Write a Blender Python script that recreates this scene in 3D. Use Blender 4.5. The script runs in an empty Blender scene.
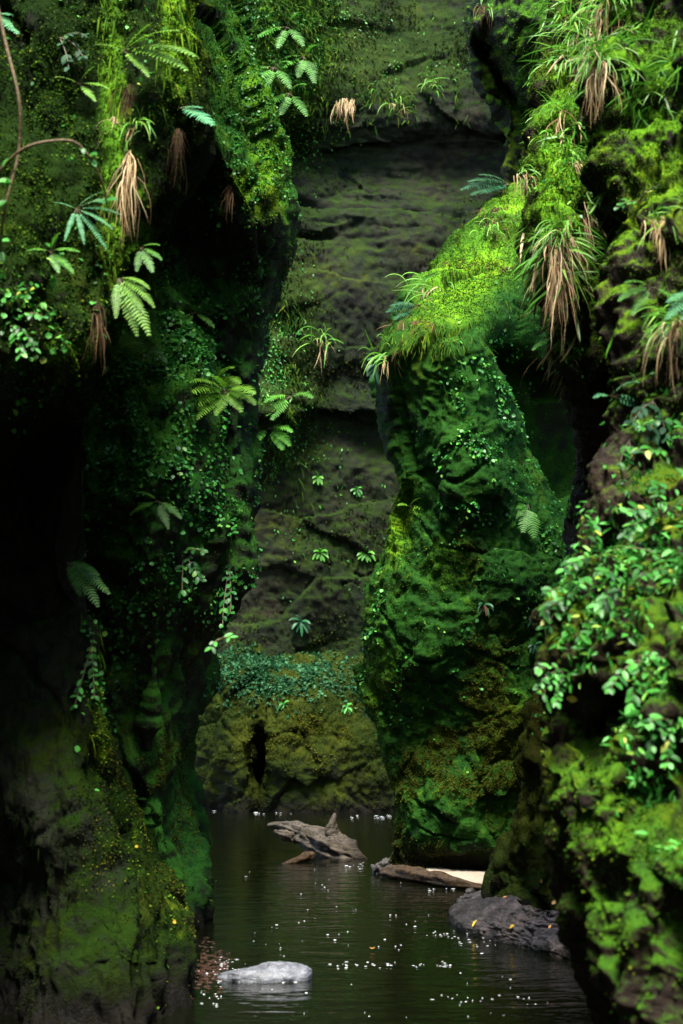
import bpy, math, random
import numpy as np
from mathutils import Vector
from mathutils.bvhtree import BVHTree

C = bpy.context.scene.collection
RNG = np.random.default_rng(7)
random.seed(7)

# ------------------------------------------------------------------ camera
F, CX, CY, HC = 1422.0, 341.5, 512.0, 1.5
TH = math.atan(188 / F)
cs, sn = math.cos(TH), math.sin(TH)

def P(px, py, d):
    """point at ground distance d (along +y) seen at picture position px, py"""
    u, v = px - CX, CY - py
    s = d / (F * cs - v * sn)
    return (u * s, d, HC + (F * sn + v * cs) * s)

def PZ(px, z, d):
    r = (z - HC) / d
    v = F * (r * cs - sn) / (cs + r * sn)
    return P(px, CY - v, d)

def D(py, z=0.0):
    v = CY - py
    return (z - HC) * (F * cs - v * sn) / (F * sn + v * cs)

def proj(V):
    x, y, z = V[..., 0], V[..., 1], V[..., 2] - HC
    w = y * cs + z * sn
    w = np.where(w < 0.2, 0.2, w)
    return CX + F * x / w, CY - F * (-y * sn + z * cs) / w

# ------------------------------------------------------------------ noise
_p = np.random.default_rng(11).permutation(256)
_perm = np.concatenate([_p, _p, _p]).astype(np.int64)
_g = np.random.default_rng(5).normal(size=(256, 3)); _g /= np.linalg.norm(_g, axis=1)[:, None]

def pnoise(Q):
    Qf = np.floor(Q); I = Qf.astype(np.int64) & 255; f = Q - Qf
    w = f * f * f * (f * (f * 6 - 15) + 10)
    out = 0
    for a in (0, 1):
        wa = w[:, 0] if a else 1 - w[:, 0]
        for b in (0, 1):
            wb = w[:, 1] if b else 1 - w[:, 1]
            for c in (0, 1):
                wc = w[:, 2] if c else 1 - w[:, 2]
                h = _perm[_perm[_perm[(I[:, 0] + a) & 255] + ((I[:, 1] + b) & 255)] + ((I[:, 2] + c) & 255)]
                g = _g[h]
                out = out + wa * wb * wc * (g[:, 0] * (f[:, 0] - a) + g[:, 1] * (f[:, 1] - b) + g[:, 2] * (f[:, 2] - c))
    return out * 1.6

def fbm(Q, o=4, gain=0.5):
    r = 0; a = 1.0
    for i in range(o):
        r = r + a * pnoise(Q * (2.03 ** i) + i * 17.3); a *= gain
    return r

def sstep(a, b, x):
    t = np.clip((x - a) / (b - a), 0, 1)
    return t * t * (3 - 2 * t)

def facets(q, size, seed, tilt=0.35, off=0.05, crack=0.05, cw=0.05, clip=0.16, warp=0.25, gain=1.0):
    """broken faces: cells of roughly `size` metres (x, y, z), each a tilted plane with a crack round it"""
    rg = np.random.default_rng(seed); sz = np.array(size, float)
    x, y = proj(q); vis = (x > -60) & (x < 745) & (y > -100) & (y < 1100) & (q[:, 1] > 1)
    w = q + np.stack([pnoise(q / sz.mean() * 1.1 + 7 + 9 * k) for k in range(3)], 1) * warp * sz + np.stack([pnoise(q / sz.mean() * 5 + 3 + 9 * k) for k in range(3)], 1) * 0.05 * sz
    w = w / sz; lo, hi = w[vis].min(0), w[vis].max(0)
    n = int(min(900, max(20, np.prod(np.maximum(hi - lo, 0.7)))))
    S_ = lo + rg.random((n, 3)) * (hi - lo); nd = rg.normal(size=(n, 3)); nd /= np.linalg.norm(nd, axis=1)[:, None]; of = rg.uniform(-1, 1, n)
    out = np.zeros(len(q))
    for a in range(0, len(q), 20000):
        c = w[a:a + 20000]; d = ((c ** 2).sum(1)[:, None] - 2 * c @ S_.T + (S_ ** 2).sum(1)[None])
        i2 = np.argpartition(d, 1, axis=1)[:, :2]; dd = np.sqrt(np.maximum(np.take_along_axis(d, i2, 1), 0))
        k = np.where(dd[:, 0] < dd[:, 1], i2[:, 0], i2[:, 1]); e = np.abs(dd[:, 0] - dd[:, 1])
        t = np.clip(((c - S_[k]) * sz * nd[k]).sum(1) * tilt, -clip, clip) + of[k] * off
        out[a:a + 20000] = t - crack * np.exp(-(e / cw) ** 2)
    return out * gain

def terrace(t, sharp=0.22):
    f = np.floor(t); r = t - f
    return f + sstep(0.5 - sharp, 0.5 + sharp, r)

# ------------------------------------------------------------------ materials
def nodemat(name):
    m = bpy.data.materials.new(name); m.use_nodes = True
    nt = m.node_tree; nt.nodes.clear()
    out = nt.nodes.new('ShaderNodeOutputMaterial')
    b = nt.nodes.new('ShaderNodeBsdfPrincipled')
    nt.links.new(b.outputs[0], out.inputs[0])
    def N(t, **k):
        n = nt.nodes.new(t)
        for a, v in k.items():
            if a.startswith('i_'):
                n.inputs[a[2:].replace('_', ' ')].default_value = v
            else:
                setattr(n, a, v)
        return n
    return m, nt, b, N, out

def ramp(N, stops, interp='LINEAR'):
    r = N('ShaderNodeValToRGB'); r.color_ramp.interpolation = interp
    el = r.color_ramp.elements
    while len(el) < len(stops): el.new(0.5)
    for e, (p, c) in zip(el, stops):
        e.position = p; e.color = (*c, 1) if len(c) == 3 else c
    return r

def rock_mat(name, rock, moss, bias=0.0, up=0.5, strata=0.0, bump=0.6, wet=0.7, wline=0.35, tint=None):
    """stone with moss growing on it: rock = colour stops, moss = colour stops"""
    m, nt, b, N, out = nodemat(name)
    L = nt.links.new
    geo = N('ShaderNodeNewGeometry')
    pos = geo.outputs['Position']
    def noise(sc, det=5, rough=0.6, vec=None, dist=0.0):
        n = N('ShaderNodeTexNoise', i_Scale=sc, i_Detail=det, i_Roughness=rough, i_Distortion=dist)
        L(vec or pos, n.inputs['Vector']); return n.outputs['Fac']
    def math_(op, a, bb, clamp=False):
        n = N('ShaderNodeMath', operation=op, use_clamp=clamp)
        for i, q in enumerate((a, bb)):
            if isinstance(q, (int, float)): n.inputs[i].default_value = q
            else: L(q, n.inputs[i])
        return n.outputs[0]
    big = noise(0.9, 4, 0.55, dist=0.4); mid = noise(7.0, 5, 0.65); fine = noise(55.0, 4, 0.7); grain = noise(170.0, 2, 0.6)
    st = N('ShaderNodeMapping'); st.inputs['Scale'].default_value = (0.8, 0.8, 9.0); L(pos, st.inputs['Vector'])
    strat = noise(1.3, 5, 0.6, st.outputs[0], 0.3)
    # stone
    rv = math_('ADD', math_('MULTIPLY', strat if strata else mid, 0.55), math_('MULTIPLY', fine, 0.45))
    rr = ramp(N, rock); L(rv, rr.inputs[0]); rock_out = rr.outputs[0]
    if tint:   # films of algae, iron stain and painted bluish sheen in big soft patches
        for tcol, off, lo, hi, amt in tint:
            mp = N('ShaderNodeMapping'); mp.inputs['Location'].default_value = (off, off * 1.7, off * 0.6); L(pos, mp.inputs['Vector'])
            tn = noise(0.75, 6, 0.68, mp.outputs[0], 0.7)
            mr_ = N('ShaderNodeMapRange'); mr_.inputs['From Min'].default_value = lo; mr_.inputs['From Max'].default_value = hi; mr_.inputs['To Max'].default_value = amt; L(tn, mr_.inputs['Value'])
            tm = N('ShaderNodeMix', data_type='RGBA'); tm.blend_type = 'MULTIPLY'; L(mr_.outputs[0], tm.inputs[0]); L(rock_out, tm.inputs[6]); tm.inputs[7].default_value = (*tcol, 1)
            rock_out = tm.outputs[2]
    # moss
    mv = math_('ADD', math_('ADD', math_('MULTIPLY', big, 0.55), math_('MULTIPLY', mid, 0.3)), math_('MULTIPLY', fine, 0.25))
    mr = ramp(N, moss); L(mv, mr.inputs[0])
    lr = ramp(N, MOSS_LIME_LIT); L(mv, lr.inputs[0])
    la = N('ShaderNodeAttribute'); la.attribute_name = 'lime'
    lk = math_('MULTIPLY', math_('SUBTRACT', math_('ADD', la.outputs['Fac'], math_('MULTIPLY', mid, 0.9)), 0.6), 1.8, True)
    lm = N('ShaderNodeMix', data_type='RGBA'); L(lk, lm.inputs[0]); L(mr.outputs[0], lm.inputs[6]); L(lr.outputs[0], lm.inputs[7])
    # where: attribute + how far it faces up + noise
    at = N('ShaderNodeAttribute'); at.attribute_name = 'moss'
    sep = N('ShaderNodeSeparateXYZ'); L(geo.outputs['Normal'], sep.inputs[0])
    mk = math_('ADD', math_('ADD', at.outputs['Fac'], math_('MULTIPLY', sep.outputs[2], up)),
               math_('ADD', math_('MULTIPLY', mid, 1.6), math_('MULTIPLY', fine, 0.9)))
    mk = math_('SUBTRACT', mk, 1.25 - bias)
    mk = math_('MULTIPLY', mk, 2.5, True)
    mix = N('ShaderNodeMix', data_type='RGBA'); L(mk, mix.inputs[0]); L(rock_out, mix.inputs[6]); L(lm.outputs[2], mix.inputs[7])
    # the strip the stream keeps wet and bare
    sp = N('ShaderNodeSeparateXYZ'); L(pos, sp.inputs[0])
    wl = math_('ADD', sp.outputs[2], math_('MULTIPLY', math_('SUBTRACT', mid, 0.5), 0.35))
    mrg = N('ShaderNodeMapRange'); mrg.inputs['From Min'].default_value = wline * 0.3; mrg.inputs['From Max'].default_value = wline
    L(wl, mrg.inputs['Value'])
    mix2 = N('ShaderNodeMix', data_type='RGBA'); L(mrg.outputs[0], mix2.inputs[0])
    mix2.inputs[6].default_value = (0.006, 0.0055, 0.004, 1); L(mix.outputs[2], mix2.inputs[7])
    L(mix2.outputs[2], b.inputs['Base Color'])
    rg = N('ShaderNodeMapRange'); rg.inputs['To Min'].default_value = wet; rg.inputs['To Max'].default_value = 0.9
    L(mk, rg.inputs['Value'])
    L(rg.outputs[0], b.inputs['Roughness'])
    sg = N('ShaderNodeMapRange'); sg.inputs['To Min'].default_value = 0.16; sg.inputs['To Max'].default_value = 0.03
    L(mk, sg.inputs['Value']); L(sg.outputs[0], b.inputs['Specular IOR Level'])
    h = math_('ADD', math_('ADD', math_('MULTIPLY', mid, 0.5), math_('MULTIPLY', fine, 0.35)), math_('MULTIPLY', grain, 0.12))
    bp = N('ShaderNodeBump', i_Strength=bump, i_Distance=0.06); L(h, bp.inputs['Height']); L(bp.outputs[0], b.inputs['Normal'])
    return m

def leaf_mat(name, stops, rough=0.42, trans=0.3, spec=0.5):
    m, nt, b, N, out = nodemat(name); L = nt.links.new
    geo = N('ShaderNodeNewGeometry')
    r = ramp(N, stops); L(geo.outputs['Random Per Island'], r.inputs[0])
    nz = N('ShaderNodeTexNoise', i_Scale=2.2, i_Detail=3.0); L(geo.outputs['Position'], nz.inputs['Vector'])
    mr = N('ShaderNodeMapRange'); mr.inputs['From Min'].default_value = 0.3; mr.inputs['From Max'].default_value = 0.7
    mr.inputs['To Min'].default_value = 0.7; mr.inputs['To Max'].default_value = 1.3
    L(nz.outputs['Fac'], mr.inputs['Value'])
    mu = N('ShaderNodeVectorMath', operation='SCALE'); L(r.outputs[0], mu.inputs[0]); L(mr.outputs[0], mu.inputs['Scale'])
    L(mu.outputs[0], b.inputs['Base Color'])
    b.inputs['Roughness'].default_value = rough; b.inputs['Specular IOR Level'].default_value = spec
    if trans:
        t = N('ShaderNodeBsdfTranslucent'); L(mu.outputs[0], t.inputs[0])
        mx = N('ShaderNodeMixShader'); mx.inputs[0].default_value = trans
        L(b.outputs[0], mx.inputs[1]); L(t.outputs[0], mx.inputs[2]); L(mx.outputs[0], out.inputs[0])
    return m

MOSS = [(0.34, (0.0058, 0.0158, 0.0036)), (0.46, (0.0144, 0.0446, 0.0058)), (0.56, (0.0324, 0.09, 0.0058)), (0.66, (0.0756, 0.0972, 0.0058)), (0.76, (0.0504, 0.0396, 0.0086))]
MOSS_TEAL = [(0.36, (0.004, 0.0132, 0.0026)), (0.48, (0.0079, 0.0356, 0.0059)), (0.6, (0.0158, 0.0607, 0.0066)), (0.7, (0.0495, 0.0693, 0.0053)), (0.78, (0.066, 0.0561, 0.0079))]
MOSS_LIME_LIT = [(0.34, (0.012, 0.035, 0.005)), (0.47, (0.040, 0.110, 0.007)), (0.58, (0.085, 0.210, 0.008)), (0.70, (0.17, 0.22, 0.010))]  # lime moss; also paints lit rims into the colour
MOSS_OLIVE = [(0.36, (0.0046, 0.0075, 0.0018)), (0.5, (0.0115, 0.0196, 0.0029)), (0.62, (0.0242, 0.0311, 0.0034)), (0.74, (0.0374, 0.0288, 0.0058))]
MOSS_SHADED = [(0.36, (0.0017, 0.0044, 0.001)), (0.48, (0.0039, 0.0109, 0.0014)), (0.6, (0.0074, 0.0192, 0.0017)), (0.72, (0.0148, 0.0197, 0.0019)), (0.8, (0.0123, 0.0099, 0.0025))]  # darkened moss ramp: shade of the nearest left wall put into colour
ROCK_DARK = [(0.32, (0.003, 0.004, 0.0015)), (0.5, (0.010, 0.012, 0.005)), (0.68, (0.026, 0.026, 0.012))]
ROCK_FAR = [(0.32, (0.0024, 0.003, 0.0012)), (0.45, (0.0084, 0.0096, 0.003)), (0.56, (0.0156, 0.0173, 0.006)), (0.7, (0.0359, 0.0371, 0.0167))]
TINT_FAR = [((0.45, 0.95, 0.32), 3.0, 0.40, 0.55, 0.95), ((1.0, 0.55, 0.38), 11.0, 0.5, 0.66, 0.9), ((0.35, 0.38, 0.33), 23.0, 0.48, 0.62, 0.8)]
ROCK_RED = [(0.32, (0.0056, 0.0035, 0.0021)), (0.5, (0.0168, 0.0091, 0.0049)), (0.68, (0.0385, 0.0252, 0.014))]

M = dict(
    left_near=rock_mat('mossy_stone_left', ROCK_DARK, MOSS_SHADED, bias=0.4, up=0.5),
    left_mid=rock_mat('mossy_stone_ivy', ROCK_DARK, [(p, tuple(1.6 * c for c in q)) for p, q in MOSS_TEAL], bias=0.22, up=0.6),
    far=rock_mat('layered_sandstone', ROCK_FAR, [(0.36, (0.004, 0.009, 0.003)), (0.5, (0.011, 0.022, 0.005)), (0.62, (0.020, 0.036, 0.007)), (0.76, (0.042, 0.042, 0.010))], bias=0.02, up=0.6, strata=1.0, bump=0.9, wline=0.2, tint=TINT_FAR),
    ledge=rock_mat('olive_mossy_stone', ROCK_DARK, MOSS_OLIVE, bias=0.35, up=0.5, wline=0.25),
    central=rock_mat('deep_green_mossy_stone', ROCK_DARK, MOSS_TEAL, bias=0.35, up=0.4),
    upper=rock_mat('mossy_stone_upper', ROCK_DARK, MOSS, bias=0.0, up=0.7),
    right_mid=rock_mat('mossy_stone_column', ROCK_RED, MOSS_OLIVE, bias=0.05, up=0.6, wline=0.2),
    right_near=rock_mat('mossy_stone_right', ROCK_RED, MOSS, bias=-0.05, up=0.6),
)

# ------------------------------------------------------------------ object helpers
def tag(o, label=None, cat=None, group=None, kind=None):
    if label: o['label'] = label
    if cat: o['category'] = cat
    if group: o['group'] = group
    if kind: o['kind'] = kind
    return o

def link(name, me, mats, parent=None, loc=None):
    o = bpy.data.objects.new(name, me); C.objects.link(o)
    for m in (mats if isinstance(mats, (list, tuple)) else [mats]): me.materials.append(m)
    if parent: o.parent = parent
    if loc is not None: o.location = loc
    return o

def empty(name, loc):
    o = bpy.data.objects.new(name, None); C.objects.link(o); o.location = loc; o.empty_display_size = 0.1
    return o

def np_mesh(name, V, faces, smooth=True, midx=None):
    """V (n,3); faces: list of (k, idx array (m,k))"""
    me = bpy.data.meshes.new(name)
    me.vertices.add(len(V)); me.vertices.foreach_set('co', np.ascontiguousarray(V, dtype=np.float32).ravel())
    idx = np.concatenate([f.ravel() for f in faces]); tot = np.concatenate([np.full(len(f), f.shape[1]) for f in faces])
    st = np.concatenate([[0], np.cumsum(tot)[:-1]])
    me.loops.add(len(idx)); me.loops.foreach_set('vertex_index', idx.astype(np.int32))
    me.polygons.add(len(tot)); me.polygons.foreach_set('loop_start', st.astype(np.int32))
    me.polygons.foreach_set('use_smooth', np.full(len(tot), smooth))
    if midx is not None: me.polygons.foreach_set('material_index', midx.astype(np.int32))
    me.update(calc_edges=True)
    return me

# ------------------------------------------------------------------ rock masses
def cr(A, t):
    """Catmull-Rom along axis 0 of A at parameters t (0..n-1)"""
    n = len(A)
    i = np.clip(np.floor(t).astype(int), 0, n - 2); f = (t - i)[:, None, None]
    g = lambda k: A[np.clip(k, 0, n - 1)]
    p0, p1, p2, p3 = g(i - 1), g(i), g(i + 1), g(i + 2)
    p0 = np.where((i == 0)[:, None, None], 2 * p1 - p2, p0); p3 = np.where((i == n - 2)[:, None, None], 2 * p2 - p1, p3)
    return 0.5 * (2 * p1 + (p2 - p0) * f + (2 * p0 - 5 * p1 + 4 * p2 - p3) * f ** 2 + (3 * p1 - p0 - 3 * p2 + p3) * f ** 3)

def params(A, n, axis):
    """sample parameters along the control net, denser where the camera sees it"""
    x, y = proj(A); dx = np.diff(x, axis=axis); dy = np.diff(y, axis=axis)
    m = ((x > -60) & (x < 750) & (y > -120) & (y < 1100)) + 0.22 * ((x > -900) & (x < 1600) & (y > -400) & (y < 1400)) * (A[..., 1] > 1.0)
    m = np.minimum(np.take(m, range(1, A.shape[axis]), axis), np.take(m, range(0, A.shape[axis] - 1), axis))
    dl = ((np.minimum(np.hypot(dx, dy), 500) + 12) * m).mean(axis=1 - axis) + 5 * np.linalg.norm(np.diff(A, axis=axis), axis=2).mean(axis=1 - axis) + 1e-6
    c = np.concatenate([[0], np.cumsum(dl)]); s = np.linspace(0, c[-1], n)
    return np.interp(s, c, np.arange(len(c)))

def grid_normals(V):
    du = np.gradient(V, axis=1); dv = np.gradient(V, axis=0)
    n = np.cross(dv, du); n /= np.linalg.norm(n, axis=2)[..., None] + 1e-9
    return n

ROCKS = {}
def rock(key, name, rows, nu, nv, mat, amp=(0.10, 0.05, 0.022), scl=(0.8, 2.6, 9.0), terr=0.05, tk=3.0, aniso=(1, 1, 1),
         extra=None, moss=None, seed=0.0, cush=0.02, lime=(), fac=None):
    """rows, top to bottom: (py | ('z', z), [(px, d) | ('w', x, y), ...]); a skin lofted through them, roughened along its normal"""
    A = []
    for r, cols in rows:
        L = []
        zs = []
        for c in cols:
            if c[0] not in ('w', 'p'):
                q = PZ(c[0], r[1], c[1]) if isinstance(r, tuple) else P(c[0], r, c[1])
                zs.append(q[2])
        zm = sum(zs) / max(1, len(zs))
        for c in cols:
            if c[0] == 'w': L.append((c[1], c[2], zm))
            elif c[0] == 'p': L.append(c[1:])
            elif isinstance(r, tuple): L.append(PZ(c[0], r[1], c[1]))
            else: L.append(P(c[0], r, c[1]))
        A.append(L)
    A = np.array(A, dtype=float)
    tv = params(A, nv, 0); tu = params(A, nu, 1)
    V = cr(A, tv)
    V = cr(V.transpose(1, 0, 2), tu).transpose(1, 0, 2)
    N = grid_normals(V)
    # facing outwards = towards the camera side
    q = V.reshape(-1, 3); s = q * np.array(aniso) + seed
    d = amp[0] * fbm(s * scl[0], 3) + amp[1] * fbm(s * scl[1] + 31, 3) + amp[2] * fbm(s * scl[2] + 77, 3)
    if terr:
        t = fbm(s * scl[0] * 1.3 + 9, 4) * tk
        d = d + terr * (terrace(t) - t * 0.6)
    if cush: d = d + cush * (np.abs(pnoise(q * 7.5 + 3)) + 0.6 * np.abs(pnoise(q * 16 + 8)) + 0.35 * np.abs(pnoise(q * 33 + 5)))
    gap = np.maximum(np.linalg.norm(np.gradient(V, axis=1), axis=2), np.linalg.norm(np.gradient(V, axis=0), axis=2)).ravel()
    if fac: d = d + facets(q, **fac) * np.clip(0.05 / gap, 0, 1) ** 1.5
    if extra is not None: d = d + extra(q, V.shape)
    W = (q + N.reshape(-1, 3) * d[:, None]).reshape(V.shape)
    N = grid_normals(W)
    ROCKS[key] = dict(V=W, N=N)
    i = np.arange(nv * nu).reshape(nv, nu)
    f = np.stack([i[:-1, :-1], i[1:, :-1], i[1:, 1:], i[:-1, 1:]], axis=2).reshape(-1, 4)
    flip = np.einsum('ijk,ijk->ij', N, np.array([0, 0, HC]) - W).mean() < 0
    V2 = W.reshape(-1, 3)
    # cross(du, dv) with v running down: outward when u runs left to right as seen
    me = np_mesh(name, V2 - BASE.get(key, (0, 0, 0)), [f])
    a = me.attributes.new('moss', 'FLOAT', 'POINT')
    mv = moss(V2, N.reshape(-1, 3)) if moss is not None else np.zeros(len(V2))
    a.data.foreach_set('value', mv.astype(np.float32))
    ROCKS[key]['moss'] = mv.reshape(nv, nu)
    lv = blobs(V2, lime); ROCKS[key]['lime'] = lime
    a = me.attributes.new('lime', 'FLOAT', 'POINT'); a.data.foreach_set('value', lv.astype(np.float32))
    o = link(name, me, mat, loc=BASE.get(key, (0, 0, 0)))
    ROCKS[key]['obj'] = o
    return o
BASE = {}

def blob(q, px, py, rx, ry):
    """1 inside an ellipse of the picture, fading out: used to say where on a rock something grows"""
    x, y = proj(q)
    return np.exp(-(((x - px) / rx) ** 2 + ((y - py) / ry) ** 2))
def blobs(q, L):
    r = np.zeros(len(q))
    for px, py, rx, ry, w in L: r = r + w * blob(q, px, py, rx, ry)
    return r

# --- left, nearest the camera: overhang, black recess, mossy foot
def LN(py, e, dB, dC, dD, dE, dF):
    e -= 6
    back = [('w', -0.6, -9.0), ('w', -2.3, -4.0), ('w', -2.1, 1.5)]  # walls continue unseen; their closing behind the camera is added to cut skylight
    return (py, back + [(-170, dB - 0.7), (-40, dB), (28, dC), (max(e - 48, 60) if e > 120 else e - 26, dD), (e - 10, dE), (e, dF), (e - 3, dF + 0.35), (e - 30, dF + 1.3), (-150, dF + 2.6)])
BASE['left_near'] = (-1.2, 7.0, 0.0)
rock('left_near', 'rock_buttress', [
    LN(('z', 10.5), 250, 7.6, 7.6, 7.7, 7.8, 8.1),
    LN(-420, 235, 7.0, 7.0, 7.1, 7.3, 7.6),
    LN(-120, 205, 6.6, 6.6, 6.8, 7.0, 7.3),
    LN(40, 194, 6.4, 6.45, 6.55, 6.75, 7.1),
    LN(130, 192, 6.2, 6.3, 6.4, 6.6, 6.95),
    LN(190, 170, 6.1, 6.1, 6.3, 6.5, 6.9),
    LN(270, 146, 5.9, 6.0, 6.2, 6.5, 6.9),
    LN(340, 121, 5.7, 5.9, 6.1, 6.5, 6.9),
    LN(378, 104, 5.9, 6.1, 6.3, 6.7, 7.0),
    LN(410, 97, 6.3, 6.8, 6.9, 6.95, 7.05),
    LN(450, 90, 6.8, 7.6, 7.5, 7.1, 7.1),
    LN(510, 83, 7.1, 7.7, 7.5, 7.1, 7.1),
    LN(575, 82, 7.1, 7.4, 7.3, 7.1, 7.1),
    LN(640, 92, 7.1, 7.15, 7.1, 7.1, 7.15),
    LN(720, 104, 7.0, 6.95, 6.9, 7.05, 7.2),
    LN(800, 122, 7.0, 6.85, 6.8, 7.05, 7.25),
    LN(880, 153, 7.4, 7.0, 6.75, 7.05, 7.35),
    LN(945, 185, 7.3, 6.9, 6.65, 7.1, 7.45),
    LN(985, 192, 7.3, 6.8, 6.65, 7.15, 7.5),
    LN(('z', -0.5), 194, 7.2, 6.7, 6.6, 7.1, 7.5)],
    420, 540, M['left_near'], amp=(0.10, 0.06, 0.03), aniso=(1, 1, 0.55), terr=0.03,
    moss=lambda q, n: -0.15 + blobs(q, [(110, 120, 25, 150, 0.5), (180, 60, 22, 90, 0.6), (60, 350, 80, 60, 0.35), (150, 900, 30, 90, 0.05), (20, 850, 50, 160, -0.25), (40, 640, 40, 60, -0.1), (50, 130, 60, 130, 0.3), (50, 520, 70, 140, -0.6)]), seed=3.0, fac=dict(size=(.6, .6, 1.1), seed=1, gain=.35, tilt=.35, off=.04), lime=[(113, 130, 12, 130, 0.9), (180, 30, 16, 50, 1.2), (140, 230, 14, 60, 0.7), (70, 360, 60, 25, 0.5), (100, 690, 9, 90, .5), (135, 830, 12, 50, .15), (174, 900, 12, 50, 0.15)])  # moss thinned where shade falls; lime edge strips paint the lit rim
tag(ROCKS['left_near']['obj'], 'dark mossy rock buttress with a black hollow under its overhang, nearest on the left', 'rock')

# --- left, second buttress: lit shoulder, undercut, leafy belly, foot in the water
def LM(py, e, dC, dD, dE, dEE, dF):
    e -= 8
    return (py, [(-260, 10.0), (20, dC + 0.1), (105, dC), (max(150, e - 95), dD), (e - 52, dE), (e - 20, dEE), (e, dF), (e - 2, dF + 0.4), (e - 25, dF + 1.6), (e - 120, dF + 3.2), (-300, 13.5)])
BASE['left_mid'] = (-1.3, 10.0, 0.0)
rock('left_mid', 'rock_buttress', [
    LM(('z', 11.5), 215, 10.8, 10.7, 10.7, 10.8, 11.1),
    LM(-350, 228, 10.2, 10.1, 10.1, 10.3, 10.6),
    LM(-80, 250, 9.5, 9.4, 9.4, 9.7, 10.0),
    LM(0, 257, 9.3, 9.15, 9.15, 9.45, 9.85),
    LM(60, 267, 9.1, 8.9, 8.85, 9.2, 9.65),
    LM(120, 276, 8.95, 8.75, 8.65, 9.0, 9.5),
    LM(175, 288, 9.0, 8.9, 8.6, 8.85, 9.35),
    LM(225, 293, 9.1, 9.2, 8.95, 8.95, 9.35),
    LM(270, 283, 9.1, 9.3, 9.35, 9.25, 9.4),
    LM(320, 268, 9.0, 9.1, 9.3, 9.4, 9.45),
    LM(370, 257, 8.7, 8.7, 8.9, 9.4, 9.5),
    LM(430, 249, 8.5, 8.5, 8.7, 9.4, 9.5),
    LM(500, 243, 8.45, 8.45, 8.65, 9.35, 9.5),
    LM(560, 239, 8.6, 8.55, 8.75, 9.3, 9.5),
    LM(610, 229, 8.8, 8.75, 8.85, 9.25, 9.5),
    LM(660, 219, 8.95, 8.9, 8.95, 9.3, 9.55),
    LM(705, 209, 9.0, 9.0, 9.0, 9.3, 9.55),
    LM(740, 203, 9.0, 9.05, 9.05, 9.3, 9.6),
    LM(800, 203, 9.1, 9.2, 9.15, 9.35, 9.65),
    LM(860, 206, 9.1, 9.1, 9.1, 9.35, 9.7),
    LM(905, 214, 9.1, 9.1, 9.15, 9.45, 9.85),
    LM(('z', -0.5), 206, 9.2, 9.2, 9.2, 9.5, 9.8)],
    260, 560, M['left_mid'], amp=(0.12, 0.07, 0.03), aniso=(1, 1, 0.6), terr=0.04,
    moss=lambda q, n: blobs(q, [(250, 90, 40, 120, 0.35), (180, 230, 60, 60, -0.15), (130, 450, 60, 100, 0.2), (170, 820, 60, 120, 0.05)]), seed=8.0, fac=dict(size=(.7, .7, 1.3), seed=2, gain=.45, tilt=.4, off=.06), lime=[(268, 110, 20, 100, 0.9), (225, 60, 30, 60, .3), (235, 190, 16, 20, 0.6)])  # lime along the right edge paints the shoulder's lit rim
tag(ROCKS['left_mid']['obj'], 'tall bulging rock buttress with a sunlit mossy shoulder, behind the hollowed left one', 'rock')

# --- far wall of the gorge
def FW(py, d, l=0.0):
    return (py, [(-120, d + 0.3), (120, d + 0.2), (250, d - 0.2 + l), (300, d - 0.15 + l * 0.5), (360, d), (430, d + 0.1), (500, d), (600, d - 0.4), (760, d - 1.2)])
zn = [(8.35, 0.2, 0.07), (9.0, 0.16, 0.06), (10.1, 0.05, 0.07), (5.75, 0.12, 0.06)]
def far_extra(q, shp):
    w = fbm(q * np.array([0.45, 0.45, 0.3]) + 4, 4) * 0.30
    band = sstep(5.2, 7.0, q[:, 2]) * sstep(-0.15, 0.35, pnoise(q * np.array([0.5, 0.5, 0.9]) + 2))
    r = (fbm(q * np.array([0.5, 0.5, 5.0]) + 60, 5, 0.6) * 0.014 + terrace(fbm(q * np.array([0.3, 0.3, 1.3]) + 33, 4) * 3, 0.15) * 0.03) * band
    for z, a, s in zn:
        r = r - a * np.exp(-((q[:, 2] + w - z) / s) ** 2) * sstep(-0.4, 0.4, pnoise(q * 0.7 + z))
    B = q @ np.array([[1, 0, 0.55], [0, 1, 0], [-0.4, 0, 1]])
    k = fbm(B * np.array([0.55, 0.9, 1.6]) + 21, 4, 0.55)
    r = r - 0.10 * np.exp(-(k / 0.03) ** 2) * sstep(6.5, 5.0, q[:, 2]) * sstep(-0.1, 0.3, pnoise(q * 0.8 + 71))
    return r
BASE['far'] = (0, 21.0, 0)
rock('far', 'cliff', [
    FW(('z', 17.5), 22.3), FW(-250, 21.6, -0.2), FW(-60, 21.1, -0.5), FW(60, 20.8, -0.6), FW(110, 20.7, -0.2), FW(150, 21.0), FW(200, 21.0),
    FW(215, 20.75), FW(300, 20.6, -0.1), FW(380, 20.7, -0.3), FW(410, 20.6, -0.4), FW(430, 20.9, -0.3), FW(520, 20.9), FW(600, 20.8), FW(660, 20.9), FW(720, 21.0), FW(('z', -0.6), 21.2)],
    380, 620, M['far'], amp=(0.16, 0.05, 0.022), scl=(0.4, 1.5, 9.0), terr=0.03, tk=2.0, cush=0.010, extra=far_extra,
    moss=lambda q, n: blobs(q, [(285, 60, 50, 90, 1.0), (290, 380, 34, 110, 0.8), (400, 50, 110, 55, 0.5), (340, 560, 60, 60, .2), (440, 130, 60, 60, -0.1), (330, 650, 60, 40, 0.2)]), seed=15.0, fac=dict(size=(2.2, 2.2, .75), seed=7, gain=.30, tilt=.3, off=.015, crack=.035, cw=.03, clip=.2), lime=[(285, 40, 40, 70, 0.8)])
tag(ROCKS['far']['obj'], 'dark layered sandstone cliff closing the far end of the gorge', 'cliff', kind='structure')

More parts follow.
